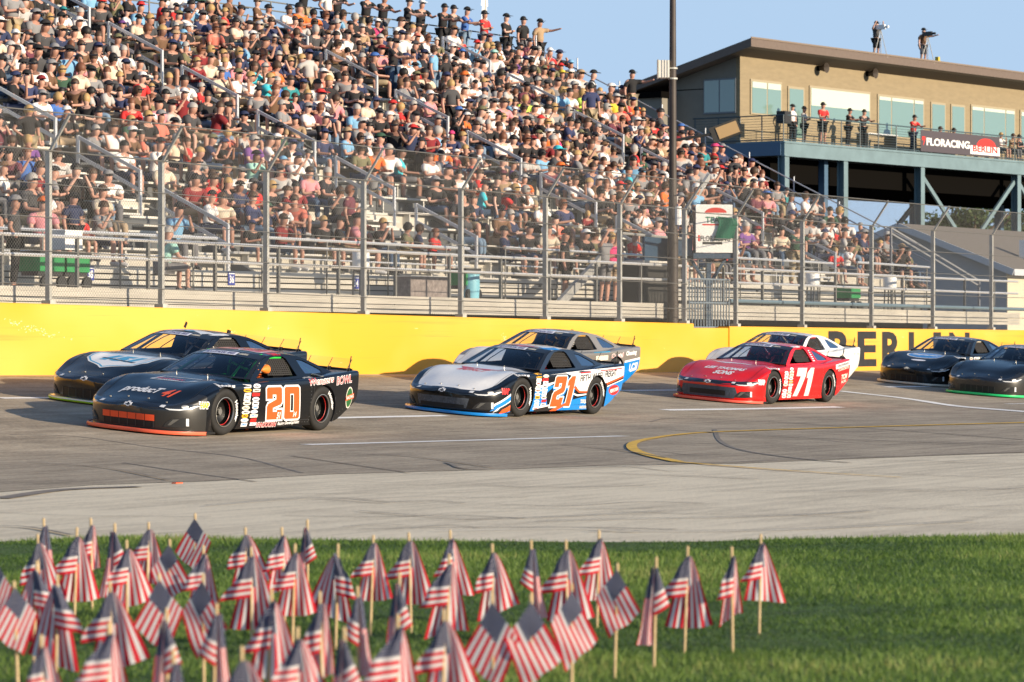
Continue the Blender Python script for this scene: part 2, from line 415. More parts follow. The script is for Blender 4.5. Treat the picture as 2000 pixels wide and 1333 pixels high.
# ================================================================== WALL AND CATCH FENCE
def wallmat():
    m = mat('yellow_wall_paint', (.72, .36, .022), .5, bump=.08, bscale=3); nt = m.node_tree; N = nt.nodes; L = nt.links; b = N['Principled BSDF']; tc = N.new('ShaderNodeTexCoord'); cur = None
    def layer(prev, scale, st, lo, hi, col, amt, det=6):
        mp = N.new('ShaderNodeMapping'); mp.inputs['Scale'].default_value = st; L.new(tc.outputs['Object'], mp.inputs[0])
        n = N.new('ShaderNodeTexNoise'); n.inputs['Scale'].default_value = scale; n.inputs['Detail'].default_value = det; L.new(mp.outputs[0], n.inputs['Vector'])
        q = N.new('ShaderNodeMapRange'); q.inputs[1].default_value = lo; q.inputs[2].default_value = hi; q.inputs[4].default_value = amt; L.new(n.outputs[0], q.inputs[0])
        x = N.new('ShaderNodeMix'); x.data_type = 'RGBA'; L.new(q.outputs[0], x.inputs[0]); x.inputs[7].default_value = (*col, 1)
        if prev: L.new(prev, x.inputs[6])
        else: x.inputs[6].default_value = (.72, .36, .022, 1)
        return x.outputs[2]
    c = layer(None, .35, (.6, 1, 1), .42, .62, (.78, .43, .075), .8, 3)
    c = layer(c, 1.6, (.12, 1, 5), .60, .70, (.50, .25, .04), .5)
    c = layer(c, 3, (.08, 1, 9), .66, .72, (.20, .13, .05), .45)
    c = layer(c, 5, (.5, 1, 2.5), .70, .76, (.9, .75, .35), .7)
    L.new(c, b.inputs['Base Color']); return m
M_YWALL = wallmat()
M_YWALL2 = mat('white_scuffs', (.85, .75, .4), .6)
def walltop(X): return interp(X, [(20, 2.2), (45.3, 2.15), (58, 1.98), (70.8, 1.84)])
def walltop2(X): return interp(X, [(73, 1.775), (82, 1.73), (92, 1.69), (140, 1.55)])
def wallmesh(X0, X1, topf, y0=WY, th=.32):
    n = max(2, int((X1-X0)/1.5)); mb = MB(); vs = []; fs = []
    for i in range(n+1):
        X = lerp(X0, X1, i/n); zb = -.1; zt = topf(X)
        vs += [(X, y0, zb), (X, y0, zt-.015), (X, y0+.015, zt), (X, y0+th, zt), (X, y0+th, zb)]
    for i in range(n):
        for k in range(4): a = i*5+k; fs.append((a, a+1, a+6, a+5))
    fs += [(0, 1, 2, 3, 4), tuple(n*5+k for k in range(4, -1, -1))]
    return mb.add(vs, fs)
XG0 = X_at(1355, WY); XG1 = X_at(1424, WY); XP1 = X_at(1434, WY)
wl = empty('retaining_wall', 'yellow painted concrete wall behind the two leading cars', 'wall')
wallmesh(18, XG0, walltop).build('wall_panel', M_YWALL, wl)
wallmesh(XG0+.002, XG1, lambda X: 1.735, WY+.02, .3).build('low_panel', M_YWALL, wl)
# long scrapes left by cars on the paint
rng = random.Random(5)
sc = MB()
for cx, cy, n_, wx_, wy_ in ((70, 645, 60, 55, 12), (27, 632, 14, 10, 8), (455, 650, 14, 10, 12), (985, 660, 20, 4, 12), (525, 640, 8, 5, 8)):
    for i in range(n_):
        t_ = rng.gauss(0, .5); x = cx+t_*wx_; y = cy+t_*wx_*.28+rng.gauss(0, .3)*wy_; p = at_Y(x, y, WY-.003)
        l = rng.uniform(.006, .035); s_ = rng.uniform(.003, .012); k = rng.uniform(-.6, .6)
        sc.add([(p.x-l, p.y, p.z-l*k), (p.x, p.y, p.z-s_), (p.x+l, p.y, p.z+l*k), (p.x, p.y, p.z+s_)], [(0, 1, 2, 3)])
sc.build('scrape', M_YWALL2, wl)
wr = empty('retaining_wall', 'lower yellow wall with black BERLIN lettering on the right', 'wall')
wallmesh(XG1+.002, 150, walltop2, WY-.01, .32).build('wall_panel', M_YWALL, wr)
# BERLIN lettering
M_BLK = mat('black_lettering', (.018, .017, .016), .55, var=.3, vscale=6)
lt = [('B', 1617, 1657), ('E', 1674, 1711), ('R', 1722, 1762), ('L', 1774, 1803), ('I', 1822, 1837), ('N', 1853, 1893)]
for ch, a, b in lt:
    vs, fs = textmesh(ch, bold=.035); xa, xb = X_at(a, WY), X_at(b, WY); z0 = gz((xa+xb)/2, WY-.1)+.12; z1 = walltop2(xa)-.09
    if ch == 'L': z0 += 0
    MB().add([(lerp(xa, xb, u), WY-.014, lerp(z0, z1, v)) for u, v in vs], fs).build('letter', M_BLK, wr)
# black fender stripe below lettering
# ---------------- fence
M_GALV = mat('galvanised_steel', (.40, .40, .375), .6, metal=.1, var=.2, vscale=5)
M_WIRE = mat('fence_wire', (.13, .13, .125), .6, metal=.1)
M_YBASE = M_YWALL
posts_px = [-130, 95, 315, 520, 710, 900, 1065, 1210, 1337, 1437, 1567, 1702, 1822, 1936, 2045]
fence = empty('catch_fence', 'tall chain link catch fence on grey posts along the yellow wall', 'fence')
FY = WY+.16
def ztop(X): return walltop(X) if X < XG0 else walltop2(X)
FH = 2.75
pm = []
for px in posts_px:
    X = X_at(px, FY); zt = ztop(X)
    mb = MB(); mb.box(X-.037, X+.037, FY-.05, FY+.05, zt-.003, zt+FH)
    mb.prism((X, FY, zt+FH-.05), (X, FY-.5, zt+FH+.66), .045, .045, (0, 1, 0))
    mb.box(X-.08, X+.08, FY-.10, FY+.10, zt-.002, zt+.07, 0)
    mb.build('post', M_GALV, fence)
XA, XB = X_at(-140, FY), X_at(2060, FY)
def chain(X0, X1, n0, n1, sp=.075, wr_=.0026):
    """diamond mesh between z profile n0 (bottom) and n1 (top) functions returning points"""
    mb = MB(); H = (n1(X0)-n0(X0)).length
    k = int((X1-X0+H)/sp)
    for s_ in (1, -1):
        for i in range(-int(H/sp), int((X1-X0)/sp)):
            xa = X0+i*sp; xb = xa+H
            ta, tb = 0.0, 1.0
            if xa < X0: ta = (X0-xa)/H
            if xb > X1: tb = (X1-xa)/H
            if tb <= ta: continue
            if s_ > 0: q0, q1 = lerp(xa, xb, ta), lerp(xa, xb, tb); a = n0(q0).lerp(n1(q0), ta); b = n0(q1).lerp(n1(q1), tb)
            else: q0, q1 = lerp(xa, xb, ta), lerp(xa, xb, tb); a = n0(q0).lerp(n1(q0), 1-ta); b = n0(q1).lerp(n1(q1), 1-tb)
            d = (b-a).normalized(); n = Vector((0, 1, 0)); r = d.cross(n)*wr_
            mb.add([a-r, a+r, b+r, b-r, (a+b)/2+n*wr_*0], [(0, 1, 2, 3)])
    return mb
chain(XA, XB, lambda X: Vector((X, FY-.075, ztop(X)+.02)), lambda X: Vector((X, FY-.075, ztop(X)+FH))).build('wire_mesh', M_WIRE, fence)
chain(XA, XB, lambda X: Vector((X, FY-.09, ztop(X)+FH)), lambda X: Vector((X, FY-.56, ztop(X)+FH+.64))).build('wire_mesh', M_WIRE, fence)
cb = MB()
for h in (.35, .95, 1.55, 2.15, FH):
    cb.tube([(X, FY-.085, ztop(X)+h) for X in np.linspace(XA, XG0-.01, 12)]+[(X, FY-.085, ztop(X)+h) for X in np.linspace(XG0+.3, XB, 12)], .009 if h < FH else .014, 5)
cb.tube([(X, FY-.57, ztop(X)+FH+.64) for X in np.linspace(XA, XB, 16)], .012, 5)
cb.build('cable', M_WIRE, fence)

# ================================================================== GRANDSTAND
M_ALU = mat('aluminium_plank', (.62, .60, .55), .45, metal=.15, var=.12, vscale=4, stretch=(.3, 3, 3))
M_ALU2 = mat('aluminium_fascia', (.5, .475, .42), .5, metal=.1, var=.15, vscale=3, stretch=(.3, 3, 3))
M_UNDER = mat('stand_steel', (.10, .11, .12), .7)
M_RAIL = mat('bright_handrail', (.66, .67, .68), .35, metal=.4)
M_DPOST = mat('dark_post', (.16, .16, .15), .6)
NR = 18; SY0 = 40.9; DY = .765; SZ0 = 2.9; DZ = .395
XS0, XS1 = 40.0, 91.4
AIS = [(56.2, 1.2), (66.0, 1.2), (75.6, 1.2), (85.2, 1.2)]
stand = empty('grandstand', 'big aluminium grandstand packed with spectators behind the fence', 'grandstand')
def segs(x0=XS0, x1=XS1):
    out = []; a = x0
    for c, wd in AIS: out.append((a, c-wd/2)); a = c+wd/2
    out.append((a, x1)); return out
for r in range(NR):
    y = SY0+DY*r; z = SZ0+DZ*r
    t = MB()
    t.box(XS0, XS1, y+.01, y+.24, z-.05, z); t.box(XS0, XS1, y+.27, y+.50, z-.05, z+.002)
    t.build('tread', M_ALU, stand)
    for a, b in segs():
        s_ = MB(); s_.box(a, b, y+.50, y+.75, z+.385, z+.43)
        k = a+.6
        while k < b: s_.box(k-.02, k+.02, y+.54, y+.7, z, z+.385); k += 1.8
        s_.build('seat_plank', M_ALU, stand)
    for c, wd in AIS: MB().box(c-wd/2+.02, c+wd/2-.02, y+.42, y+.74, z+DZ/2-.04, z+DZ/2).build('aisle_step', M_ALU, stand)
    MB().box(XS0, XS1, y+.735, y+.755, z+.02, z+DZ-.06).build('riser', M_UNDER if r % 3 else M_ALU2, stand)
# dark raking frame below, end stringer
fr = MB(); x = XS0
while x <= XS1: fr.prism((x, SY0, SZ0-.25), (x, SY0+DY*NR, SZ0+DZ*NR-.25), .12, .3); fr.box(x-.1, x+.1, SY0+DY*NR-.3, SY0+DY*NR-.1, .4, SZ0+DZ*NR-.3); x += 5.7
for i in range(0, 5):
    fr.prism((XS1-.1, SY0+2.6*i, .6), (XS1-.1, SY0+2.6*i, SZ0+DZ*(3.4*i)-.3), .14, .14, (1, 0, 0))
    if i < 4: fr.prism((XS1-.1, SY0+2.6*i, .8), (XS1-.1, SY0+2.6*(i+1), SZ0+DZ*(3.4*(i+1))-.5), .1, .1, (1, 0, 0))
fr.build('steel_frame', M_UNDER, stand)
MB().box(XS0, XS1, SY0+DY*NR-.05, SY0+DY*NR+.9, SZ0+DZ*NR-.06, SZ0+DZ*NR).build('top_walkway', M_ALU, stand)
# front walkway and slatted fascia
WZ = 2.33
def wz(X): return WZ+interp(X, [(45, .10), (92, -.16)])
wk = MB(); n = 14
for a, b in zip(np.linspace(XS0, XS1+2, n)[:-1], np.linspace(XS0, XS1+2, n)[1:]):
    za, zb = wz(a), wz(b); y0, y1 = WY+.95, SY0+.02
    wk.add([(a, y0, za), (b, y0, zb), (b, y1, zb), (a, y1, za), (a, y0, za-.06), (b, y0, zb-.06)], [(0, 1, 2, 3), (4, 5, 1, 0)])
wk.build('walkway', M_ALU, stand)
fs_ = MB(); X = np.linspace(XS0, XS1+2, n)
for a, b in zip(X[:-1], X[1:]):
    for k in range(4):     # slats of the walkway front, above the wall
        za, zb = wz(a)-.30+.095*k-.02, wz(b)-.30+.095*k-.02
        fs_.add([(a, WY+.93, za), (b, WY+.93, zb), (b, WY+.93, zb+.08), (a, WY+.93, za+.08), (a, WY+.96, za), (b, WY+.96, zb), (b, WY+.96, zb+.08), (a, WY+.96, za+.08)], [(0, 1, 2, 3), (4, 7, 6, 5), (3, 2, 6, 7), (0, 4, 5, 1)])
fs_.build('fascia', M_ALU2, stand)
fr = MB()
for a, b in [(XS0, XS1)]:
    k = 0; z = WZ+.12
    while z < SZ0-.06: fr.box(a, b, SY0-.03, SY0-.005, z, z+.085); z += .115
fr.build('front_panel', M_ALU2, stand)
MB().box(XS0, XS1, SY0+.3, SY0+.33, .3, SZ0-.08).build('dark_backing', M_UNDER, stand)  # added dark sheet that closes off the sky between the slats
# front rails
def rail(pts, r=.024, name='railing', parent=stand, m=M_RAIL): return MB().tube(pts, r, 6).build(name, m, parent)
rl = MB()
for h in (.62, .98): rl.tube([(X, WY+1.0, wz(X)+h) for X in np.linspace(XS0, X_at(1345, WY+1), 10)], .036, 6); rl.tube([(X, WY+1.0, wz(X)+h) for X in np.linspace(X_at(1430, WY+1), XS1+2, 10)], .036, 6)
rl.build('front_railing', M_RAIL, stand)
X = XS0
while X < XS1+1: MB().box(X-.03, X+.03, WY+.97, WY+1.03, wz(X)-.3, wz(X)+1.0).build('railing_post', M_DPOST, stand); X += 2.15
r2 = MB()
for a, b in segs():
    r2.tube([(a+.2, SY0-.1, 3.62), (b-.2, SY0-.1, 3.56)], .034, 6); r2.tube([(a+.2, SY0-.1, 3.2), (b-.2, SY0-.1, 3.15)], .02, 6)
r2.build('row_guard', M_RAIL, stand)
for a, b in segs():
    k = a+.2
    while k < b: MB().tube([(k, SY0-.1, 2.4), (k, SY0-.1, 3.6)], .022, 6).build('guard_post', M_DPOST, stand); k += 2.4
# aisle handrails: sloping pairs with bent ends
for c, wd in AIS:
    for k in range(0, NR-1, 3):
        ya, yb = SY0+DY*k+.2, SY0+DY*(k+2)+.35; za, zb = SZ0+DZ*k, SZ0+DZ*(k+2)
        h = MB()
        for hh in (.95, .55): h.prism((c, ya, za+hh), (c, yb, zb+hh), .05, .07)
        h.prism((c, ya, za), (c, ya, za+.985), .07, .05, (0, 1, 0)); h.prism((c, yb, zb), (c, yb, zb+.985), .07, .05, (0, 1, 0))
        h.build('aisle_handrail', M_RAIL, stand)
# back railing and end railing
YB = SY0+DY*NR+.85; ZB = SZ0+DZ*NR
b = MB()
for h in (.3, .6, .85, 1.1): b.tube([(XS0, YB, ZB+h), (XS1, YB, ZB+h)], .022, 6)
x = XS0
while x <= XS1+.1: b.tube([(x, YB, ZB), (x, YB, ZB+1.1)], .026, 6); x += 1.9
b.build('back_railing', M_DPOST, stand)
e = MB()
for h in (.15, .5, .8, 1.12): e.tube([(XS1, YB, ZB+h), (XS1, SY0, SZ0+h)], .022, 6)
for k in range(0, NR+1, 2): e.tube([(XS1, SY0+DY*k, SZ0+DZ*k-.2), (XS1, SY0+DY*k, SZ0+DZ*k+1.12)], .024, 6)
e.prism((XS1+.03, YB, ZB-.05), (XS1+.03, SY0, SZ0-.05), .04, .22)
e.build('end_railing', mat('end_rail', (.34, .37, .42), .5, metal=.3), stand)
# ramp rails beyond the end of the stand
e = MB()
q0 = at_Y(1740, 445, 41.5); q1 = at_Y(1912, 548, 39.6)
for h in (0, -.16): e.prism(q0+Vector((0, 0, h)), q1+Vector((0, 0, h)), .04, .045)
e.prism(q1+Vector((0, 0, .03)), (q1.x, q1.y, 2.2), .06, .06, (0, 1, 0)); e.prism(q0, (q0.x, q0.y, 2.2), .06, .06, (0, 1, 0))
tag(e.build('stair_handrail', mat('end_rail_dark', (.2, .21, .23), .5)), 'long sloping grey handrail at the right end of the stand in front of the shed', 'handrail')
# section signs on the front panel
M_BLUE = mat('sign_blue', (.03, .05, .3), .5); M_WHITE = mat('sign_white', (.8, .8, .78), .5)
def textobj(s, parent, m, fn, name='lettering', bold=.02, shear=0):
    vs, fs = textmesh(s, bold, shear); return MB().add([fn(u, v) for u, v in vs], fs).build(name, m, parent)
sg = [(176, 534, '38', 'leftmost of the three blue and white section signs below the seats'), (452, 544, '36', 'middle one of the three blue and white section signs below the seats'), (695, 552, '34', 'rightmost of the three blue and white section signs below the seats')]
for x, y, s_, lab in sg:
    p = at_Y(x, y, SY0-.05); t = empty('section_sign', lab, 'sign', p, group='section signs on the stand front')
    MB().box(-.115, .115, -.008, .008, -.14, .13).build('sign_panel', M_BLUE, t)
    textobj(s_, t, M_WHITE, lambda u, v: (lerp(-.08, .08, u), -.012, lerp(-.1, .06, v)), bold=.03)
    MB().box(-.1, .1, -.011, -.0085, .085, .11).build('sign_band', M_WHITE, t)

# things on the front walkway
M_GREEN = mat('green_banner', (.015, .24, .07), .6, var=.15)
def walkspot(x, y_, Y=WY+1.8): p = at_Y(x, y_, Y); return Vector((p.x, Y, wz(p.x)))
def cart(x, lab, wd=.9):
    p = walkspot(x, 540); t = empty('vendor_cart', lab, 'cart', p, group='green vendor carts on the walkway')
    wd *= .8
    MB().box(-wd/2, wd/2, -.25, .25, .35, .68).build('cart_body', M_GREEN, t)
    MB().box(-wd/2-.03, wd/2+.03, -.28, .28, .68, .73).build('cart_top', mat('dark_plastic', (.03, .03, .03), .5), t)
    w_ = MB()
    for sx in (-1, 1): w_.lathe([(.0, -.03), (.13, -.03), (.13, .03), (0, .03)], (sx*wd*.33, -.27, .14), 'y', 14)
    w_.box(-wd/2, wd/2, -.2, .2, .27, .35); w_.build('cart_base', mat('dark_plastic', (.03, .03, .03)), t)
cart(82, 'green vendor cart at the far left of the walkway'); cart(133, 'green vendor cart with the white box on top', .85)
cart(905, 'green vendor cart beside the light blue bin', .7); cart(1655, 'green vendor cart on the right of the flag stand', .8)
t = tag(MB().box(-.26, .26, -.2, .2, .0, .34).box(-.27, .27, -.21, .21, .34, .37).build('storage_box', M_WHITE), 'white box standing on the green vendor cart', 'box'); t.location = walkspot(128, 500)+Vector((0, 0, .77))
def barrel(x, Y, r, h, m, lab, cat='bin'):
    p = walkspot(x, 560, Y); t = empty('waste_bin', lab, cat, p)
    MB().lathe([(0, 0), (r*.86, 0), (r*.9, .05), (r, h*.5), (r*.96, h*.97), (0, h)], n=18, axis='z').build('bin_body', m, t, 40)
    MB().lathe([(0, h+.06), (r*.7, h+.05), (r*1.05, h+.01), (r*1.05, h-.03), (0, h-.03)], n=18, axis='z').build('bin_lid', m, t, 40)
barrel(919, WY+1.6, .21, .62, mat('pale_blue_plastic', (.2, .5, .62), .5), 'light blue round bin on the walkway beside the fence post')
t = empty('bench_cover', 'grey patterned cover over a low bench on the walkway', 'bench', walkspot(822, 570))
MB().box(-.75, .75, -.22, .22, 0, .5).build('cover', mat('grey_fabric', (.22, .19, .18), .9, var=.3, vscale=12), t); MB().box(-.78, .78, -.25, .25, .5, .53).build('seat', M_ALU, t)
for x, lab in ((705, 'white tall water cooler above the section sign'), (1587, 'white round cooler on the walkway right of the flag stand'), (1738, 'white cooler near the right end of the stand')):
    t = empty('water_cooler', lab, 'cooler', walkspot(x, 540)+Vector((0, 0, 0)), group='white coolers on the walkway')
    MB().lathe([(0, .62), (.17, .62), (.19, .66), (.19, 1.0), (.16, 1.04), (0, 1.05)], axis='z', n=16).build('tank', M_WHITE, t, 40)
    k = MB(); [k.prism((sx*.14, sy*.12, 0), (sx*.12, sy*.1, .62), .03, .03, (0, 1, 0)) for sx in (-1, 1) for sy in (-1, 1)]; k.build('stand_leg', M_DPOST, t)
for x, wd, lab in ((1262, 1.4, 'tall black curtained booth left of the light pole'), ):
    t = empty('ticket_booth', lab, 'booth', walkspot(x, 540)); 
    MB().box(-wd/2, wd/2, -.3, .3, 0, 1.05).build('booth_wall', mat('black_mesh_cloth', (.03, .03, .03), .8), t); MB().box(-wd/2-.04, wd/2+.04, -.34, .34, 1.05, 1.1).build('counter', M_ALU, t)

# ---------------- light pole
M_POLE = mat('brown_pole', (.05, .038, .032), .6, var=.2, vscale=3)
pX = X_at(1314, WY+.75)
pole = empty('light_pole', 'tall brown steel light pole rising past the top of the photo', 'light pole', (pX, WY+.75, 0))
MB().lathe([(.14, .4), (.135, 3.8), (.115, 4.4), (.098, 5.0), (.072, 10.6), (.068, 16)], axis='z', n=16).build('pole_shaft', M_POLE, pole, 40)
cl = MB(); 
for z in (7.8, 8.05): cl.lathe([(.09, -.02), (.115, -.02), (.115, .02), (.09, .02)], (0, 0, z), 'z', 16)
cl.build('clamp', M_GALV, pole)
pz = lambda y: CAMH+(HOR-y)/FPX*topx(Vector((pX, WY+.75, 1)))[2]
f = MB(); c = Vector((0, 0, pz(136))); 
fx = RV*-.22
f.prism(c+fx*.4, c+fx*1.6-FV*.0, .36, .42); fo = f.build('floodlight', mat('floodlight_white', (.72, .7, .64), .4), pole)
l2 = MB(); l2.prism(c+fx*1.62, c+fx*1.72, .4, .46); [l2.prism(c+fx*k, c+fx*(k+.05), .38, .44) for k in (.6, .9, 1.2)]; l2.build('heat_fin', mat('fin_grey', (.4, .38, .33), .5), pole)
a = MB(); z0 = pz(275); z1 = pz(262)
a.tube([Vector((0, 0, z0)), RV*.95+Vector((0, 0, z1))], .035, 8); a.build('bracket_arm', mat('black_metal', (.02, .02, .02), .5), pole)
hd = MB(); c0 = RV*.95+Vector((0, 0, pz(266))); c1 = RV*1.62+Vector((0, 0, pz(246)))
hd.prism(c0, c1, .12, .38, FV*.25+ZV); hd.build('lamp_head', mat('black_metal2', (.05, .045, .035), .5), pole)
hd = MB(); dn = Vector((0, 0, -.062)); hd.prism(c0+(c1-c0)*.2-FV*.07, c1-(c1-c0)*.06-FV*.07, .02, .30, FV*.25+ZV); hd.build('lens', mat('amber_lens', (.45, .3, .14), .4), pole)
tag(MB().tube([(0, 0, 0), (0, 0, .45)], .09, 10).build('wrap_sign', M_WHITE), 'small white notice wrapped round the brown light pole', 'notice').location = (pX+.02, WY+.62, pz(440))
# ---------------- flag stand
fsx = X_at(1394, WY+.6); D = topx(Vector((fsx, WY+.6, 1)))[2]; zz = lambda y: CAMH+(HOR-y)/FPX*D
M_NAVY = mat('navy_steel', (.025, .06, .11), .5); 
ft = empty('flag_stand', 'white flag stand box with red and green emblem on a blue post', 'flag stand', (fsx, WY+.6, 0), ALPHA-R(78))
k = D/FPX; W_ = 37*k
MB().box(-W_, W_, -.05, .0, zz(494), zz(400)).build('sign_panel', M_WHITE, ft)
MB().box(-W_-.05, W_+.05, .0, 1.3, zz(505), zz(495)).build('platform', M_NAVY, ft)
MB().box(-W_-.45, -W_-.05, .1, 1.2, zz(500), zz(466)).build('side_panel', M_NAVY, ft); MB().box(W_, W_+.04, 0, 1.2, zz(500), zz(395)).build('side_panel', M_NAVY, ft)
MB().box(-.1, .02, .3, .42, 1.2, zz(505)).prism((-.04, .36, zz(560)), (-.5, .36, zz(505)), .07, .07, (0, 1, 0)).prism((-.04, .36, zz(560)), (.4, .36, zz(505)), .07, .07, (0, 1, 0)).build('post', M_NAVY, ft)
M_RED = mat('sign_red', (.6, .03, .02), .5); M_DKG = mat('flag_green', (.0, .16, .09), .6); M_BLACK = mat('flat_black', (.02, .02, .02), .6)
fl = lambda y0, y1, x0, x1, yy=-.053: (lambda u, v: ((lerp(x0, x1, u)-1394)*k, yy, zz(lerp(y1, y0, v))))
def patch(parent, name, m, x0, x1, y0, y1, yy=-.052):
    f_ = fl(y0, y1, x0, x1, yy); MB().add([f_(0, 0), f_(1, 0), f_(1, 1), f_(0, 1)], [(0, 1, 2, 3)]).build(name, m, parent)
textobj('TEAM', ft, M_DKG, fl(424, 436, 1376, 1416)); patch(ft, 'stripe', M_RED, 1370, 1420, 438, 441)
textobj('FLORACING', ft, M_BLACK, fl(461, 472, 1366, 1426)); patch(ft, 'stripe', M_RED, 1361, 1365, 460, 472)
patch(ft, 'stripe', M_BLACK, 1370, 1410, 473, 478)
el = MB(); pts = [(1397+22*math.cos(a_), 416-10*math.sin(a_)) for a_ in np.linspace(0, math.pi, 12)]
el.poly([[(x, y) for x, y in pts]], lambda x, y: ((x-1394)*k, -.056, zz(y))).build('emblem', M_RED, ft)
# green flag held over the panel
gf = MB(); n = 8
for i in range(n):
    for j in range(n):
        def q(i_, j_):
            u, v = i_/n, j_/n; x = 1398+38*u+4*math.sin(v*5); y = 428+36*v+10*(1-u)*(.5-v)*-1
            if u > .5: y += 4*math.sin(v*9)
            return ((x-1394)*k, -.16+.04*math.sin(u*6+v*3), zz(y))
        gf.add([q(i, j), q(i+1, j), q(i+1, j+1), q(i, j+1)], [(0, 1, 2, 3)])
o = gf.build('green_flag', mat('green_flag_cloth', (.0, .14, .08), .7, trans=.3)); o.location = (fsx, WY+.6, 0); o.rotation_euler = (0, 0, ALPHA-R(78)); tag(o, 'dark green flag waved over the white flag stand', 'flag')
# stairs up to the flag stand
s_ = MB(); s_.prism(at_Y(1083, 604, WY+1.3), at_Y(1187, 492, WY+1.6), .1, .22); s_.prism(at_Y(1335, 420, WY+1.2), at_Y(1384, 345, WY+2.6), .08, .16); s_.tube([at_Y(1215, 456, WY+1.6), at_Y(1340, 467, WY+1.2)], .035, 6)
tag(s_.build('access_stair', mat('stair_grey', (.3, .3, .29), .6, var=.15)), 'grey sloping stair stringer and rail leading towards the flag stand', 'stairs')
tag(MB().box(-1.0, .75, -.03, .03, -.3, .3).build('navy_banner', M_NAVY), 'navy blue tarp hanging above the walkway left of the light pole', 'tarp').location = at_Y(1295, 487, WY+1.9)
# gate with vertical bars in the gap of the wall
gt = empty('gate', 'blue grey barred gate above the low piece of wall', 'gate', (0, 0, 0))
gm = MB(); X0, X1 = X_at(1346, WY+.4), X_at(1424, WY+.4)
for i in range(15): X = lerp(X0, X1, i/14); gm.tube([(X, WY+.4, 1.6), (X, WY+.4, 2.95)], .018, 5)
for z in (1.75, 2.35, 2.93): gm.tube([(X0, WY+.4, z), (X1, WY+.4, z)], .022, 5)
gm.build('bar', mat('gate_bar', (.2, .25, .3), .5), gt)
tag(MB().tube([at_Y(1425, 588, WY+.75), at_Y(2040, 606, WY+.75)], .05, 8).build('blue_pipe', mat('slate_blue_pipe', (.13, .2, .25), .45)), 'long slate blue pipe rail above the right wall', 'pipe')
# ================================================================== PRESS BUILDING
BU = RV*.6025+FV*.798; BV = RV*-.798+FV*.6025
D0 = 140.0
bo = at_depth(1531, HOR, D0); bo.z = 0
BANG = math.atan2(BU.y, BU.x)
def bxy(px, y):
    k = (px-1000)/FPX; r0 = .0817*D0; return (k*(D0+.6025*y)-r0+.798*y)/(.6025-.798*k)
def bzat(px_y, x, y): return CAMH+(HOR-px_y)/FPX*(D0+.798*x+.6025*y)
def byx0(px):      # local y on the plane x=0
    k = (px-1000)/FPX; r0 = .0817*D0; return (r0-k*D0)/(.798+.6025*k)
bld = empty('press_building', 'tan press box building on blue steel columns above the stand', 'building', bo, BANG)
M_TAN = mat('tan_siding', (.245, .195, .118), .8, var=.08, vscale=2, stretch=(1, 1, 4)); M_FASC = mat('brown_fascia', (.135, .10, .08), .6, var=.08)
M_SHADEW = mat('shade_grey_siding', (.20, .185, .155), .8, var=.06, vscale=2); M_BEAM = mat('pale_blue_steel', (.14, .21, .235), .5, var=.12, vscale=1.5); M_BBLUE = mat('blue_steel', (.06, .12, .2), .5)  # grey siding has the side wall's shade mixed into its colour
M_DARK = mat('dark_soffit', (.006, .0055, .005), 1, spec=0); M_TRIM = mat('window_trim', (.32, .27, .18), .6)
M_PANE = mat('teal_glass', (.16, .26, .24), .08, spec=.8, coat=1); M_BLIND = mat('pale_blind', (.5, .56, .48), .6)
WYL = 2.2; LB = 34.0; BD = 8.5; ZD = 9.7; ZW = 13.5
MB().box(0, LB, WYL, WYL+.2, ZD, ZW+.3).build('front_wall', M_TAN, bld)
mb = MB(); mb.add([(0, WYL+.2, ZD-.3), (0, 5.6, ZD-.3), (0, 5.6, ZW-.75), (0, WYL+.2, ZW+.2), (.2, WYL+.2, ZD-.3), (.2, 5.6, ZD-.3), (.2, 5.6, ZW-.75), (.2, WYL+.2, ZW+.2)], [(0, 1, 2, 3), (7, 6, 5, 4), (0, 4, 5, 1), (1, 5, 6, 2), (2, 6, 7, 3), (0, 3, 7, 4)])
mb.build('side_wall', M_SHADEW, bld)
MB().box(-.006, .0, WYL+.25, 5.58, 12.02, 12.06).build('siding_trim', M_DARK, bld)
zr = lambda y: 14.02-.27*(y-1.1)
rf = MB(); yb = BD+1
rf.add([(-.83, 1.1, zr(1.1)), (LB, 1.1, zr(1.1)), (LB, yb, zr(yb)), (-.83, yb, zr(yb)), (-.83, 1.1, zr(1.1)-.36), (LB, 1.1, zr(1.1)-.36), (LB, yb, zr(yb)-.36), (-.83, yb, zr(yb)-.36)], [(0, 1, 2, 3), (7, 6, 5, 4), (0, 4, 5, 1), (1, 5, 6, 2), (2, 6, 7, 3), (3, 7, 4, 0)])
rf.build('roof', M_FASC, bld)
MB().add([(-.8, 1.13, zr(1.1)-.365), (LB, 1.13, zr(1.1)-.365), (LB, 2.19, zr(2.2)-.37), (-.8, 2.19, zr(2.2)-.37)], [(0, 1, 2, 3)]).build('soffit', mat('brown_soffit', (.10, .075, .055), .8), bld)
MB().box(-.86, LB, 1.07, 1.1, zr(1.1)-.02, zr(1.1)+.05).build('roof_edge', mat('roof_edge', (.2, .15, .11), .5), bld)
MB().box(-.9, 1.0, 5.6, 8.6, ZD+.5, 11.7).build('annex', M_SHADEW, bld); MB().box(-1.1, 1.2, 5.5, 8.8, 11.7, 11.95).build('annex_roof', M_DARK, bld)
MB().box(.2, LB, BD-.2, BD, ZD-.3, 11.4).build('back_wall', M_SHADEW, bld)
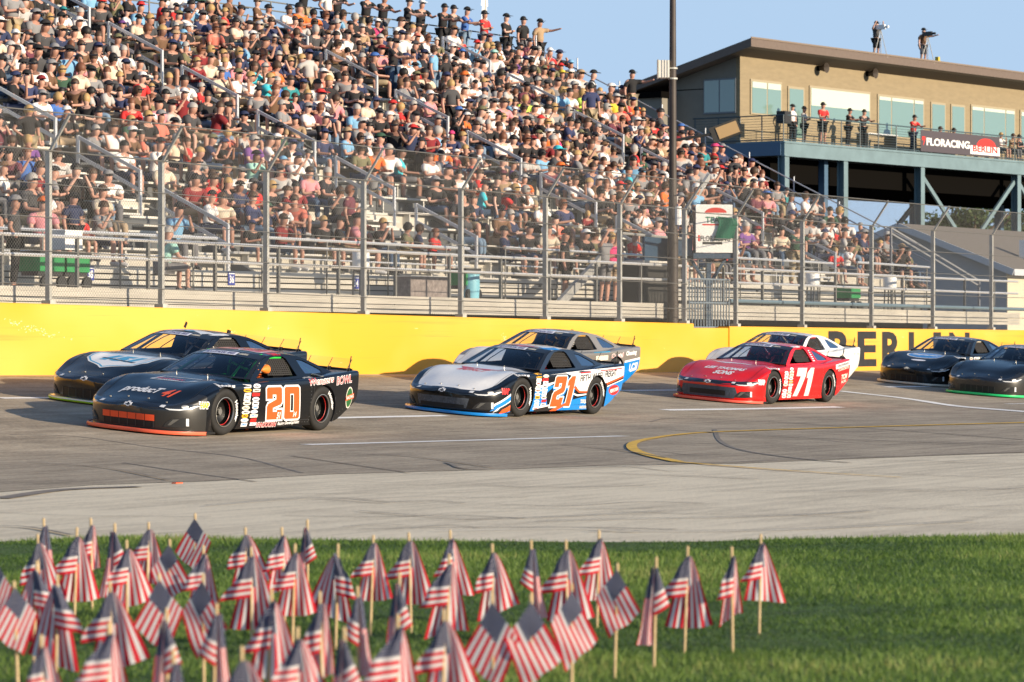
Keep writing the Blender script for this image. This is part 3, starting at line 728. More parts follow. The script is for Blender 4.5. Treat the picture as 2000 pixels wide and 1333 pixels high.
def window(x0, x1, z0, z1, split=(), blind=.25, door=False):
    f = MB(); f.box(x0-.06, x1+.06, WYL-.05, WYL-.004, z0-.06, z1+.06)
    w_ = f.build('door' if door else 'window', M_TRIM, bld)
    k = [x0]+[lerp(x0, x1, s) for s in split]+[x1]
    for i, (a, b) in enumerate(zip(k, k[1:])):
        MB().box(a+.04, b-.04, WYL-.06, WYL-.052, z0+(0 if not door else .35), z1-.04).build('pane', M_PANE, w_)
        if blind: MB().box(a+.05, b-.05, WYL-.068, WYL-.0605, z1-.05-(z1-z0)*blind, z1-.05).build('blind', M_BLIND, w_)
for p0, p1, sp, bl in ((1466, 1524, (.52,), .18), (1581, 1697, (), .55), (1714, 1802, (.28, .78), .08), (1896, 1980, (.28, .78), .08), (1992, 2060, (.3,), .1)):
    window(bxy(p0, WYL), bxy(p1, WYL), 11.0 if p0 < 1700 else 10.55, 12.38 if p0 < 1700 else 12.34, sp, bl)
for p0, p1 in ((1539, 1568), (1818, 1844), (1857, 1882)):
    window(bxy(p0, WYL), bxy(p1, WYL), 9.75, 12.25, (), 0, True)
ya, yb_ = byx0(1436), byx0(1377)
f = MB().box(-.05, -.004, ya-.05, yb_+.05, 10.95, 12.45).build('window', mat('slate_trim', (.16, .18, .2), .6), bld)
MB().box(-.06, -.052, ya, (ya+yb_)/2-.03, 11.02, 12.38).build('pane', M_PANE, f); MB().box(-.06, -.052, (ya+yb_)/2+.03, yb_, 11.02, 12.38).build('pane', M_PANE, f)
# deck, beams, columns
MB().box(0, LB, 0, BD, ZD-.06, ZD).build('deck', M_BEAM, bld)
mb = MB(); mb.box(0, LB, -.03, .12, ZD-.62, ZD-.06); mb.box(0, LB, -.06, .14, ZD-.66, ZD-.62); mb.box(-.02, LB, -.07, .14, ZD-.10, ZD-.055)
mb.build('front_beam', M_BEAM, bld)
MB().box(-.06, .1, .13, BD, ZD-.62, ZD-.06).build('side_beam', M_BBLUE, bld)
cols = [.25, 5.0, 11.6, 20.6, 29]
for i, cx in enumerate(cols):
    m_ = MB(); m_.box(cx-.17, cx+.17, .0, .05, .3, ZD-.62); m_.box(cx-.17, cx+.17, .30, .35, .3, ZD-.62); m_.box(cx-.04, cx+.04, .05, .3, .3, ZD-.62); m_.build('column', M_BEAM, bld)
    m_ = MB(); m_.box(cx-.17, cx+.17, 5.5, 5.85, .3, 7.99); m_.build('column', M_BBLUE, bld)
MB().box(4.2, 4.5, .6, .9, .3, ZD-.62).build('column', M_BBLUE, bld)
br = MB()
for a, b_ in ((11.75, 20.4), (20.8, 28.8)):
    for (q, r_) in ((a, b_), (b_, a)): br.prism((q, .18, 8.7), (r_, .18, 2.2), .2, .1, (0, 1, 0))
br.build('brace', M_BEAM, bld)
br = MB()
for a, b_ in ((.3, 5.0), (5.2, 11.4), (11.8, 20.4)):
    for (q, r_) in ((a, b_), (b_, a)): br.prism((q, 5.6, 7.7), (r_, 5.6, 2.0), .22, .12, (0, 1, 0))
for k in range(3): br.prism((0, .4+2.5*k, 7.5), (0, 2.9+2.5*k, 3.5), .2, .1, (1, 0, 0))
br.build('brace', M_BBLUE, bld)
MB().box(.3, LB, .9, BD, 8.0, ZD-.66).build('understructure', M_DARK, bld)  # dark storey, its colour blackened further in place of deck shade
M_BR = mat('railing_blue', (.055, .085, .10), .5)
rl = MB()
for h in (1.08, .06): rl.tube([(.0, .02, ZD+h), (LB, .02, ZD+h)], .03, 6); rl.tube([(.0, .02, ZD+h), (.0, WYL+2.4, ZD+h)], .03, 6)
for h in np.linspace(.16, .95, 8): rl.tube([(.0, .02, ZD+h), (LB, .02, ZD+h)], .008, 4); rl.tube([(.0, .02, ZD+h), (.0, WYL+2.4, ZD+h)], .008, 4)
x = 0
while x < LB: rl.tube([(x, .02, ZD), (x, .02, ZD+1.08)], .028, 6); x += 1.55
for y in (1.1, 2.2, 3.3, 4.5): rl.tube([(0, y, ZD), (0, y, ZD+1.08)], .028, 6)
rl.build('railing', M_BR, bld)
sp_ = [(1597, 134), (1693, 145)]
for i, (x, y) in enumerate(sp_):
    X = bxy(x, WYL); t = empty('loudspeaker', ['left','right'][i]+' one of two dark horn loudspeakers under the press box eave', 'loudspeaker', bo+BU*X+BV*(WYL-.02)+ZV*bzat(y, X, WYL), BANG)
    m_ = MB(); m_.lathe([(0, .0), (.08, 0), (.1, -.12), (.2, -.4), (.23, -.42), (.19, -.38), (.05, -.2), (0, -.2)], (0, -.02, 0), 'y', 14); m_.build('horn', mat('speaker_brown', (.07, .055, .045), .6), t, 40)
    MB().box(-.1, .1, -.1, .02, -.1, .1).build('bracket', M_DARK, t)
def bpt(px, y, z): X = bxy(px, y); return bo+BU*X+BV*y+ZV*z
# banner on the railing
X0, X1 = bxy(1796, 0), bxy(1950, 0); bz0, bz1 = ZD+.04, ZD+1.0
t = empty('railing_banner', 'dark banner with white FLORACING lettering on the press box railing', 'banner', bo+BV*-.05, BANG)
MB().box(X0, X1, -.012, 0, bz0, bz1).build('cloth', mat('banner_grey', (.06, .05, .062), .7), t)
def BF(a0, a1, c0, c1, yy=-.016): return lambda u, v: (lerp(X0, X1, lerp(a0, a1, u)), yy, lerp(bz0, bz1, lerp(c0, c1, v)))
textobj('FLORACING', t, M_WHITE, BF(.07, .61, .3, .66), bold=.035)
f_ = BF(.015, .055, .3, .7); MB().poly([[(0, .55), (.0, 1), (1, 1), (1, .7), (.5, 0), (.3, .0), (.6, .55)]], f_).build('emblem', M_RED, t)
f_ = BF(.66, 1.0, .08, .92)
MB().poly([[(0, .0), (1, 0), (1, .5), (0, .5)]], BF(.62, 1.0, .08, .9, -.014)).build('emblem', M_WHITE, t)
MB().poly([[(math.cos(a)*.5+.5, math.sin(a)*.5) for a in np.linspace(0, math.pi, 12)]], BF(.7, .95, .5, 1.25, -.017)).build('emblem', M_RED, t)
textobj('BERLIN', t, M_RED, BF(.65, .97, .2, .5, -.019), bold=.03)
tb = empty('patio_table', 'long light table on the press box deck', 'table', bpt(1712, 1.2, ZD), BANG)
MB().box(-1.3, 1.3, -.35, .35, .72, .76).build('tabletop', M_WHITE, tb)
for sx in (-1.2, 1.2): MB().box(sx-.03, sx+.03, -.3, .3, 0, .72).build('leg', M_DPOST, tb)
tag(MB().box(-.3, .3, -.2, .2, 0, .5).build('equipment_case', mat('case_black', (.02, .02, .02))), 'black equipment box standing on the left corner of the press box deck railing', 'box').location = bpt(1531, .2, ZD+.75)
# ---------------- grey shed with gable
sc_ = at_depth(1965, HOR, 114); sc_.z = 0
shed = empty('gable_shed', 'low grey shed with brown shingled gable roof right of the stand', 'shed', sc_)
def SH(px, y): return CAMH+(HOR-y)/FPX*114
ez = 3.93; az_ = 5.42; hw = 3.9; LS = 26
MB().add([(0, 0, 0), (0, 2*hw, 0), (0, 2*hw, ez), (0, hw, az_-.15), (0, 0, ez), (LS, 0, 0), (LS, 2*hw, 0), (LS, 2*hw, ez), (LS, hw, az_-.15), (LS, 0, ez)], [(0, 1, 2, 3, 4), (9, 8, 7, 6, 5), (1, 6, 7, 2)]).build('gable_wall', mat('shade_blue_siding', (.30, .33, .36), .8, var=.05, vscale=3, stretch=(1, 1, 8)), shed)  # blue-grey carries the shade of the gable end in its colour
MB().box(.0, LS, -.05, 0, 0, ez-.1).build('front_wall', mat('sunlit_cream_siding', (.55, .5, .38), .8), shed)  # cream tone includes the sunlight on this wall
mb = MB(); ov = .35; sl = (az_-ez)/hw
mb.add([(-ov, -ov*1.2, ez-ov*1.2*sl), (LS, -ov*1.2, ez-ov*1.2*sl), (LS, hw, az_), (-ov, hw, az_), (-ov, 2*hw+ov, ez-ov*sl), (LS, 2*hw+ov, ez-ov*sl)], [(0, 1, 2, 3), (3, 2, 5, 4)])
mb.build('roof', mat('shingle', (.17, .15, .13), .9, var=.25, vscale=14, stretch=(1, 3, 3), bump=.4, bscale=25), shed)
mb = MB(); mb.prism((-ov-.01, -ov*1.2, ez-ov*1.2*sl-.1), (-ov-.01, hw, az_-.1), .05, .22); mb.prism((-ov-.01, 2*hw+ov, ez-ov*sl-.1), (-ov-.01, hw, az_-.1), .05, .22); mb.box(-ov, LS, -ov*1.2-.04, -ov*1.2, ez-ov*1.2*sl-.2, ez-ov*1.2*sl+.02)
mb.build('trim', mat('pale_trim', (.5, .52, .55), .6), shed)
MB().box(3.3, 3.75, .6, .9, ez+.3, ez+.95).build('vent', M_WHITE, shed)
MB().box(-.02, 0, hw-.2, hw+.2, ez+.3, ez+.6).build('louvre', M_DARK, shed)
# ---------------- trees behind
M_BARK = mat('bark', (.09, .065, .045), .9, var=.3)
M_LEAF = [mat('leaf_%d' % i, c, .7, trans=.3) for i, c in enumerate([(.03, .06, .015), (.045, .085, .02), (.07, .11, .03)])]
def tree(px, d, top_y, wd, lab, seed):
    rng = np.random.default_rng(seed); p = at_depth(px, HOR, d); p.z = .3
    H = CAMH+(HOR-top_y)/FPX*d
    t = empty('tree', lab, 'tree', p, group='trees far behind the press box')
    m_ = MB(); m_.tube([(0, 0, 0), (.1, 0, H*.3), (0, .1, H*.6), (0, 0, H*.85)], [.32, .24, .15, .05], 8)
    for k in range(6):
        a = k*1.1; m_.tube([(0, 0, H*(.3+.07*k)), (math.cos(a)*wd*.35, math.sin(a)*wd*.35, H*(.5+.07*k))], [.12, .04], 6)
    m_.build('trunk', M_BARK, t)
    n = 5200; cs = rng.normal(0, 1, (34, 3)); cs /= np.linalg.norm(cs, axis=1)[:, None]; cs *= rng.uniform(.3, .85, (34, 1)); cs *= [wd/2, wd/2, H*.33]; cs[:, 2] += H*.62
    c = cs[rng.integers(0, 34, n)]+rng.normal(0, .55, (n, 3))*[1, 1, .7]
    a = rng.normal(0, 1, (n, 3)); a /= np.linalg.norm(a, axis=1)[:, None]; b = np.cross(a, rng.normal(0, 1, (n, 3))); b /= np.linalg.norm(b, axis=1)[:, None]
    s = rng.uniform(.10, .22, (n, 1)); V = np.stack([c-a*s, c+b*s*.6, c+a*s, c-b*s*.6], 1).reshape(-1)
    me = bpy.data.meshes.new('crown'); me.vertices.add(4*n); me.vertices.foreach_set('co', V); me.loops.add(4*n); me.loops.foreach_set('vertex_index', np.arange(4*n)); me.polygons.add(n); me.polygons.foreach_set('loop_start', np.arange(0, 4*n, 4)); me.polygons.foreach_set('material_index', rng.integers(0, 3, n)); me.update()
    link('crown', me, M_LEAF, t)
for i, (px, d, ty, wd, lab) in enumerate([(1842, 205, 385, 6, 'small leafy green tree seen left of the crossed braces below the press box'), (1905, 200, 362, 8, 'tallest leafy green tree seen through the crossed braces below the press box'), (1965, 210, 378, 7, 'leafy green tree at the right edge below the press box'),
        (1770, 230, 428, 7, 'low distant green tree just above the shed ridge'), (2030, 205, 410, 7, 'green tree beyond the right edge of the press box')]):
    if px < 2025: tree(px, d, ty, wd, lab, i+3)

# white flag seen above the back rail
t = empty('pole_flag', 'narrow white flag on a pole above the red shirted man at the stand top', 'flag', at_Y(948, 60, YB+1.2)); 
MB().tube([(0, 0, -1.2), (0, 0, 2.2)], .03, 8).build('pole', M_GALV, t)
m_ = MB(); 
for i in range(6):
    za, zb = 2.1-.33*i, 2.1-.33*(i+1); wa, wb = .06+.05*i, .06+.05*(i+1); o_ = .05*math.sin(i)
    m_.add([(-wa, o_, za), (wa*.6, -o_, za), (wb*.6, -o_, zb), (-wb, o_, zb)], [(0, 1, 2, 3)])
m_.build('flag_cloth', mat('white_cloth', (.8, .8, .8), .8, trans=.3), t)

# ================================================================== CARS
M_CAR = {}
def paintmat(name, c, rough=.28, coat=1.0, metal=0):
    return mat('paint_'+name, c, rough, coat=coat, metal=metal, var=.04, vscale=20)
P_BLACK = paintmat('black', (.003, .0035, .0045), .2, .35); P_RED = paintmat('red', (.70, .006, .004), .25, .45); P_WHITE = paintmat('white', (.86, .85, .83)); P_GREY = paintmat('grey', (.2, .185, .165), .35); P_NAVY = paintmat('navy', (.012, .016, .024))
P_SATIN = paintmat('satin_black', (.02, .019, .017), .38, .4)
C_OR = mat('decal_orange', (.86, .10, .012), .35, coat=.6); C_WH = mat('decal_white', (.86, .86, .87), .35, coat=.6); C_BL = mat('decal_blue', (.0, .22, .66), .35, coat=.6); C_CY = mat('decal_cyan', (.02, .35, .62), .35, coat=.6)
C_RD = mat('decal_red', (.66, .02, .015), .35, coat=.6); C_YL = mat('decal_yellow', (.8, .42, .02), .4); C_BK = mat('decal_black', (.01, .01, .01), .35, coat=.6); C_LV = mat('decal_lavender', (.8, .82, .92), .4); C_GN = mat('decal_green', (.02, .5, .12), .4)
C_LIME = mat('lime_edge', (.35, .62, .02), .4); C_CREAM = mat('decal_cream', (.76, .72, .6), .4)
M_TYRE = mat('tyre_black', (.012, .011, .010), .75, var=.2, vscale=10); M_RIM = mat('rim_black', (.03, .03, .03), .3, metal=.8); M_STEEL = mat('bare_steel', (.4, .39, .36), .35, metal=.8)
M_COCK = mat('cockpit_dark', (.012, .012, .014), .8); M_GRILLE = mat('grille_black', (.006, .006, .006), .6)
G_WS = glass('windscreen_glass', (.78, .84, .88), .05); G_Q = glass('quarter_glass', (.42, .48, .56), .9); G_SP = glass('clear_polycarbonate', (.9, .9, .86), .03)
M_LAMP = mat('headlamp_dark', (.02, .022, .025), .1, coat=1); M_LED = mat('headlamp_white', (.7, .72, .74), .25)
def cr(pts):
    """Catmull-Rom through (x, v) points sorted by descending x"""
    pts = sorted(pts)
    def f(x):
        if x <= pts[0][0]: return pts[0][1]
        if x >= pts[-1][0]: return pts[-1][1]
        for i in range(len(pts)-1):
            if x <= pts[i+1][0]:
                x0, y0 = pts[i]; x1, y1 = pts[i+1]; h = x1-x0; t = (x-x0)/h
                m0 = (y1-y0)/h if i == 0 else (y1-pts[i-1][1])/(x1-pts[i-1][0])
                m1 = (y1-y0)/h if i+2 >= len(pts) else (pts[i+2][1]-y0)/(pts[i+2][0]-x0)
                return (2*t**3-3*t*t+1)*y0+(t**3-2*t*t+t)*h*m0+(-2*t**3+3*t*t)*y1+(t**3-t*t)*h*m1
    return f
XF = 2.52; XR = -2.36
def Wd(x):
    if x > 1.2: return max(.03, .98*(1-((x-1.2)/(XF+.008-1.2))**3.8)**(1/2.9))
    if x < -1.3: return .98-.07*((-1.3-x)/1.15)**1.6
    return .98
Zside = cr([(2.54, .375), (2.44, .40), (2.28, .45), (2.05, .53), (1.75, .645), (1.4, .73), (1.0, .75), (.5, .775), (-.5, .80), (-1.0, .82), (-1.5, .865), (-2.0, .90), (-2.36, .915)])
Zcen = cr([(2.54, .405), (2.48, .435), (2.36, .48), (2.15, .545), (1.85, .625), (1.5, .70), (1.1, .765), (.8, .80), (0, .81), (-1.2, .82), (-1.7, .87), (-2.1, .90), (-2.36, .905)])
Zbot = cr([(2.54, .06), (1.8, .055), (1.5, .08), (.9, .09), (-.9, .10), (-1.55, .13), (-1.75, .17), (-2.05, .30), (-2.36, .45)])
def section(x):
    W = Wd(x); zb = Zbot(x); zs = Zside(x); zc = Zcen(x); rr = min(.05, W*.35)
    crown = (.045*math.exp(-((x-1.42)/.36)**2)+.012*math.exp(-((x+1.35)/.5)**2))
    P = [(W-.035 if x < 1.8 else W-.0, zb)]
    for t in (.18, .36, .54, .72, .88, 1.0):
        z = zb+(zs-rr*.75-zb)*t
        bul = .012*math.sin(math.pi*min(1, t))
        P.append((W-.03*(1-t)*(x < 1.8)+bul-.012*t, z))
    y0 = W-.012
    for a in (25, 50, 75): P.append((y0-rr*(1-math.cos(R(a))), zs-rr*.75+rr*.75*math.sin(R(a))))
    yt = y0-rr
    zt = zs
    for t in (.0, .12, .25, .4, .55, .7, .85, 1.0):
        y = yt*(1-t); e = smooth(t/.7); z = lerp(zt, zc, e)+crown*math.sin(math.pi*min(1, t/.5))*(t < .5)
        if x > .75 and x < 2.3: z += .026*smooth((.60-y)/.07)*smooth((2.3-x)/.3)   # raised bonnet panel
        P.append((y, z))
    return P
def nose(x, y, z):
    g_ = smooth((x-1.7)/.6)
    return x-g_*.10*max(0, (z-.40))/.25-g_*.035*max(0, (.34-z))/.28 + g_*.0
xs_ = list(np.linspace(XR, 1.6, 67))+[1.6+(XF-1.6)*(1-(1-t)**2.2) for t in np.linspace(0, 1, 26)[1:]]
secs = [section(x) for x in xs_]; K = len(secs[0])
vs = []; fs = []
for x, P in zip(xs_, secs):
    ring = P+[(-y, z) for y, z in P[-2::-1]]
    for y, z in ring: vs.append((nose(x, y, z), y, z))
NRG = 2*K-1
for i in range(len(xs_)-1):
    for k in range(NRG): k2 = (k+1) % NRG; fs.append((i*NRG+k, i*NRG+k2, (i+1)*NRG+k2, (i+1)*NRG+k))
fs.append(tuple(range(NRG))); fs.append(tuple((len(xs_)-1)*NRG+k for k in range(NRG))[::-1])
bodyfull = MB().add(vs, fs)
fm = []
for i in range(len(xs_)-1):
    xm = (xs_[i]+xs_[i+1])/2
    for k in range(NRG): fm.append(1 if (11 <= k < 23 and .86 < xm < 2.42) else (2 if xm > 1.86 else 0))
bodyfull.m = fm+[0, 2]
me_ = bodyfull.mesh('bodyfull')
for q in range(3): me_.materials.append(mat('slot_%d' % q, (.5, .5, .5)))
WB_F, WB_R, TR = 1.40, -1.27, .345
# cutters
ct = MB()
for wx in (WB_F, WB_R):
    for sy in (-1, 1): ct.lathe([(0, sy*.60), (.378, sy*.60), (.385, sy*1.3), (0, sy*1.3)], (wx, 0, .335), 'y', 40)
ct.box(-1.05, .60, -.66, .66, .30, 1.1)
cut = link('cut', ct.mesh('cut')); tgt = link('tgt', me_)
md = tgt.modifiers.new('b', 'BOOLEAN'); md.object = cut; md.operation = 'DIFFERENCE'; md.solver = 'EXACT'
me_b = evalmesh(tgt, 'car_body'); bpy.data.objects.remove(tgt); bpy.data.objects.remove(cut)
def splitmesh(me, name, test):
    bm = bmesh.new(); bm.from_mesh(me); bmesh.ops.delete(bm, geom=[f for f in bm.faces if not test(f)], context='FACES')
    for f in bm.faces: f.smooth = True
    
    for f in bm.faces: f.material_index = 0
    m2 = bpy.data.meshes.new(name); bm.to_mesh(m2); bm.free(); m2.set_sharp_from_angle(angle=R(38)); return m2
def inner(f):
    c = f.calc_center_median()
    if c.z < Zbot(c.x)+.012 and abs(f.normal.z) > .7: return True
    if abs(c.y) < .664 and -1.06 < c.x < .61 and c.z < .79 and c.z > .29: return True
    for wx in (WB_F, WB_R):
        r = math.hypot(c.x-wx, c.z-.335)
        if r < .39 and abs(c.y) > .59: 
            if c.z > Zbot(c.x)+.005 or True: return (r < .3865)
    return False
def is_hood(f): return (not inner(f)) and f.material_index == 1
def is_nose(f): return (not inner(f)) and f.material_index == 2
BODY = {'body': splitmesh(me_b, 'body', lambda f: not inner(f) and not is_hood(f) and not is_nose(f)),
        'hood': splitmesh(me_b, 'hood', is_hood), 'front_bumper': splitmesh(me_b, 'front_bumper', is_nose), 'inner_shell': splitmesh(me_b, 'inner_shell', inner)}
# greenhouse
def GY(z): return .80-(z-.80)/.37*.235
ST = [  # x centre, x edge, z edge, z centre
    (.80, .58, .80, .812), (.60, .40, .895, .925), (.38, .22, .985, 1.02), (.15, .03, 1.075, 1.11), (-.06, -.17, 1.132, 1.165),
    (-.28, -.36, 1.152, 1.185), (-.55, -.58, 1.160, 1.192), (-.80, -.80, 1.152, 1.186), (-1.02, -1.0, 1.130, 1.164),
    (-1.25, -1.22, 1.075, 1.108), (-1.5, -1.46, 1.0, 1.032), (-1.72, -1.67, .93, .962), (-1.93, -1.88, .872, .893)]
def gh_patch(i0, i1, name, inset=0, lift=0):
    mb = MB(); n = 12; vs = []; fs = []
    for i in range(i0, i1+1):
        xc, xe, ze, zc = ST[i]; ye = GY(ze)*(1-.0*i)-inset
        for k in range(n+1):
            s = -1+2*k/n; q = abs(s)**2.3
            vs.append((lerp(xc, xe, q), s*ye, lerp(zc, ze, q)+lift))
    m = i1-i0
    for i in range(m):
        for k in range(n): a = i*(n+1)+k; fs.append((a, a+1, a+n+2, a+n+1))
    return mb.add(vs, fs)
ws_me = gh_patch(0, 4, 'windshield').mesh('windshield', 50); roof_mb = gh_patch(4, 8, 'roof'); rw_me = gh_patch(8, 12, 'rear_window').mesh('rear_window', 50)
roof_me = roof_mb.mesh('roof', 60)
bdr = MB()   # black border of the windscreen and frame strips
fr_ = gh_patch(0, 4, 'x')
side_out = [(s[1], s[2]) for s in ST][::1]
outline = side_out+[(-1.88, .845), (-1.2, .80), (-.3, .785), (.58, .77)]
win = [(.40, .815), (.16, .93), (-.06, 1.04), (-.22, 1.105), (-.40, 1.125), (-.60, 1.122), (-.66, 1.09), (-.70, 1.0), (-.76, .84), (-.4, .825)]
qwin = [(-.93, 1.085), (-1.1, 1.065), (-1.3, 1.0), (-1.5, .925), (-1.52, .885), (-1.3, .872), (-1.02, .875), (-.97, .96)]
def dens(P, n=3):
    o = []
    for a, b in zip(P, P[1:]+P[:1]):
        for k in range(n): o.append((lerp(a[0], b[0], k/n), lerp(a[1], b[1], k/n)))
    return o
def side_panel(sy, off=0.0):
    mb = MB(); f0 = lambda x, z: (x, sy*(GY(z)+off+.006), z)
    mb.poly([outline, win, qwin], f0)
    # thickness around the openings
    for P in (win, qwin):
        n = len(P); vs = [f0(*p) for p in P]+[(p[0], sy*(GY(p[1])-.03), p[1]) for p in P]
        mb.add(vs, [(i, (i+1) % n, (i+1) % n+n, i+n) for i in range(n)])
    return mb.mesh('side_frame')
sideL, sideR = side_panel(1), side_panel(-1)
qg = {sy: MB().poly([qwin], lambda x, z: (x, sy*(GY(z)-.006), z)).mesh('quarter_window') for sy in (1, -1)}
# windscreen border strips + sun visor band
def on_ws(s, t, lift=.004):
    """s in -1..1 across, t 0..1 from cowl to roof"""
    k = t*4; i = min(3, int(k)); f = k-i; A_, B_ = ST[i], ST[i+1]; q = abs(s)**2.3
    xc, xe, ze, zc = [lerp(a, b, f) for a, b in zip(A_, B_)]
    return Vector((lerp(xc, xe, q), s*GY(ze), lerp(zc, ze, q)+lift))
def wsband(s0, s1, t0, t1, n=16, m=1, lift=.004):
    mb = MB(); vs = [on_ws(lerp(s0, s1, i/n), lerp(t0, t1, j/m), lift) for i in range(n+1) for j in range(m+1)]
    return mb.add(vs, [(i*(m+1)+j, i*(m+1)+j+1, (i+1)*(m+1)+j+1, (i+1)*(m+1)+j) for i in range(n) for j in range(m)])
bd = MB()
for a in ((-1, 1, 0, .05), (-1, 1, .73, 1), (-1, -.93, .0, 1), (.93, 1, 0, 1)): q = wsband(*a, 16, 4, .0035); bd.add(q.v, q.f)
bd_me = bd.mesh('windshield_border', 60)
ban_me = wsband(-.66, .34, .76, .93, 12, 2, .008).mesh('windshield_banner', 60)
sup = MB()
for s in (-.38, .0, .38): sup.tube([on_ws(s, t, -.03) for t in (0, .35, .7, 1)], .008, 5)
sup_me = sup.mesh('windshield_brace')
# combined BVH for decals
allv = []; allf = []
for me in list(BODY.values())[:3]+[roof_me, sideL, ws_me]:
    n = len(allv); allv += [v.co.copy() for v in me.vertices]; allf += [[i+n for i in p.vertices] for p in me.polygons]
BV_ = BVHTree.FromPolygons(allv, allf)
bumper_bvh = BVHTree.FromPolygons([v.co.copy() for v in me_b.vertices], [list(p.vertices) for p in me_b.polygons])
def cutgrid(bm, step):
    xs = [v.co.x for v in bm.verts]; ys = [v.co.y for v in bm.verts]
    if not xs: return
    for ax, lo, hi in ((0, min(xs), max(xs)), (1, min(ys), max(ys))):
        k = math.floor(lo/step)*step+step
        while k < hi:
            co = [0, 0, 0]; co[ax] = k; no = [0, 0, 0]; no[ax] = 1
            bmesh.ops.bisect_plane(bm, geom=bm.verts[:]+bm.edges[:]+bm.faces[:], dist=1e-5, plane_co=co, plane_no=no); k += step
DC = {}
def decal(root, name, m, vs, fs, plane='side', off=.004, step=None, key=None):
    """2-D shape (car side: x back-to-front is -a) draped on the car"""
    if key and key in DC: return link(name, DC[key], None, root)
    bm = bmesh.new(); bv = [bm.verts.new((v[0], v[1], 0)) for v in vs]
    for f in fs:
        try: bm.faces.new([bv[i] for i in f])
        except ValueError: pass
    cutgrid(bm, step or {'side': .05, 'top': .05, 'front': .04}[plane])
    dead = []
    for v in bm.verts:
        a, b = v.co.x, v.co.y
        if plane == 'side': o, d = Vector((-a, 3, b)), Vector((0, -1, 0))
        elif plane == 'top': o, d = Vector((-b, a, 3)), Vector((0, 0, -1))
        else: o, d = Vector((5, a*.955, b)), Vector((-1, 0, 0))
        h, n, i, dist = (bumper_bvh if plane == 'front' else BV_).ray_cast(o, d)
        if h is None and plane == 'side':
            h, n, i, dist = BV_.find_nearest(Vector((-a, .95, b)))
            if h is None or abs(h.y) < .5 or (Vector((h.x, 0, h.z))-Vector((-a, 0, b))).length > .07: h = None
        if h is None or (plane == 'side' and h.y < .3) or (plane == 'front' and h.x < 1.82): dead.append(v); continue
        if n.dot(d) > 0: n = -n
        v.co = h+n*off
    bmesh.ops.delete(bm, geom=dead, context='VERTS')
    for f in bm.faces: f.smooth = True
    me = bpy.data.meshes.new(name); bm.to_mesh(me); bm.free(); 
    if key: DC[key] = me
    return link(name, me, m, root)
def T(vs, x, y, w, h, rot=0, shx=0, shy=0):
    """unit square shape -> centred at x, y with size w x h, sheared and rotated (degrees)"""
    c, s = math.cos(R(rot)), math.sin(R(rot)); o = []
    for u, v in vs:
        a, b = (u-.5)*w, (v-.5)*h; a += shx*b; b += shy*a; o.append((x+a*c-b*s, y+a*s+b*c))
    return o
def dtext(root, s, m, x, y, w, h, plane='side', bold=.02, shear=0, off=.004, rot=0, name='lettering', shy=0):
    vs, fs = textmesh(s, bold, shear); return decal(root, name, m, T(vs, x, y, w, h, rot, 0, shy), fs, plane, off)
def dpoly(root, m, loops, plane='side', off=.003, name='decal'):
    L = [[Vector((p[0], p[1], 0)) for p in l] for l in loops]; fl_ = [(p.x, p.y) for l in L for p in l]
    return decal(root, name, m, fl_, [tuple(t) for t in tessellate_polygon(L)], plane, off)
def rect(x0, x1, y0, y1): return [[(x0, y0), (x1, y0), (x1, y1), (x0, y1)]]
def inflate(P, d):
    n = len(P); ar = sum(P[i][0]*P[(i+1) % n][1]-P[(i+1) % n][0]*P[i][1] for i in range(n)); sg = 1 if ar > 0 else -1; out = []
    for i in range(n):
        a = Vector(P[i-1]); b = Vector(P[i]); c = Vector(P[(i+1) % n]); e1 = (b-a).normalized(); e2 = (c-b).normalized()
        n1 = Vector((e1.y, -e1.x))*sg; n2 = Vector((e2.y, -e2.x))*sg; k = n1+n2; k = k/max(.35, k.dot(n1)) if k.length > 1e-6 else n1
        out.append((b.x+k.x*d, b.y+k.y*d))
    return out
DIG = {'0': ([(.0, .05), (.05, 0), (.55, 0), (.6, .05), (.6, .95), (.55, 1), (.05, 1), (0, .95)], [(.23, .22), (.23, .78), (.37, .78), (.37, .22)]),
       '2': ([(0, 0), (.6, 0), (.6, .30), (.40, .30), (.40, .24), (.24, .24), (.24, .36), (.55, .46), (.6, .54), (.6, .95), (.55, 1), (.05, 1), (0, .95), (0, .64), (.23, .64), (.23, .77), (.37, .77), (.37, .62), (.05, .49), (0, .40)], None),
       '1': ([(.10, 0), (.36, 0), (.36, 1), (.16, 1), (.0, .84), (.0, .66), (.10, .70)], None),
       '7': ([(.06, 0), (.32, 0), (.58, .74), (.58, 1), (0, 1), (0, .74), (.30, .74)], None),
       '5': ([(0, .05), (.05, 0), (.55, 0), (.6, .05), (.6, .56), (.55, .62), (.22, .62), (.22, .78), (.58, .78), (.58, 1), (0, 1), (0, .40), (.38, .40), (.38, .22), (.22, .22), (.22, .3), (0, .3)], None),
       '3': ([(0, .05), (.05, 0), (.55, 0), (.6, .05), (.6, .46), (.55, .5), (.6, .54), (.6, .95), (.55, 1), (.05, 1), (0, .95), (0, .72), (.22, .72), (.22, .78), (.38, .78), (.38, .60), (.18, .60), (.18, .40), (.38, .40), (.38, .22), (.22, .22), (.22, .28), (0, .28)], None)}
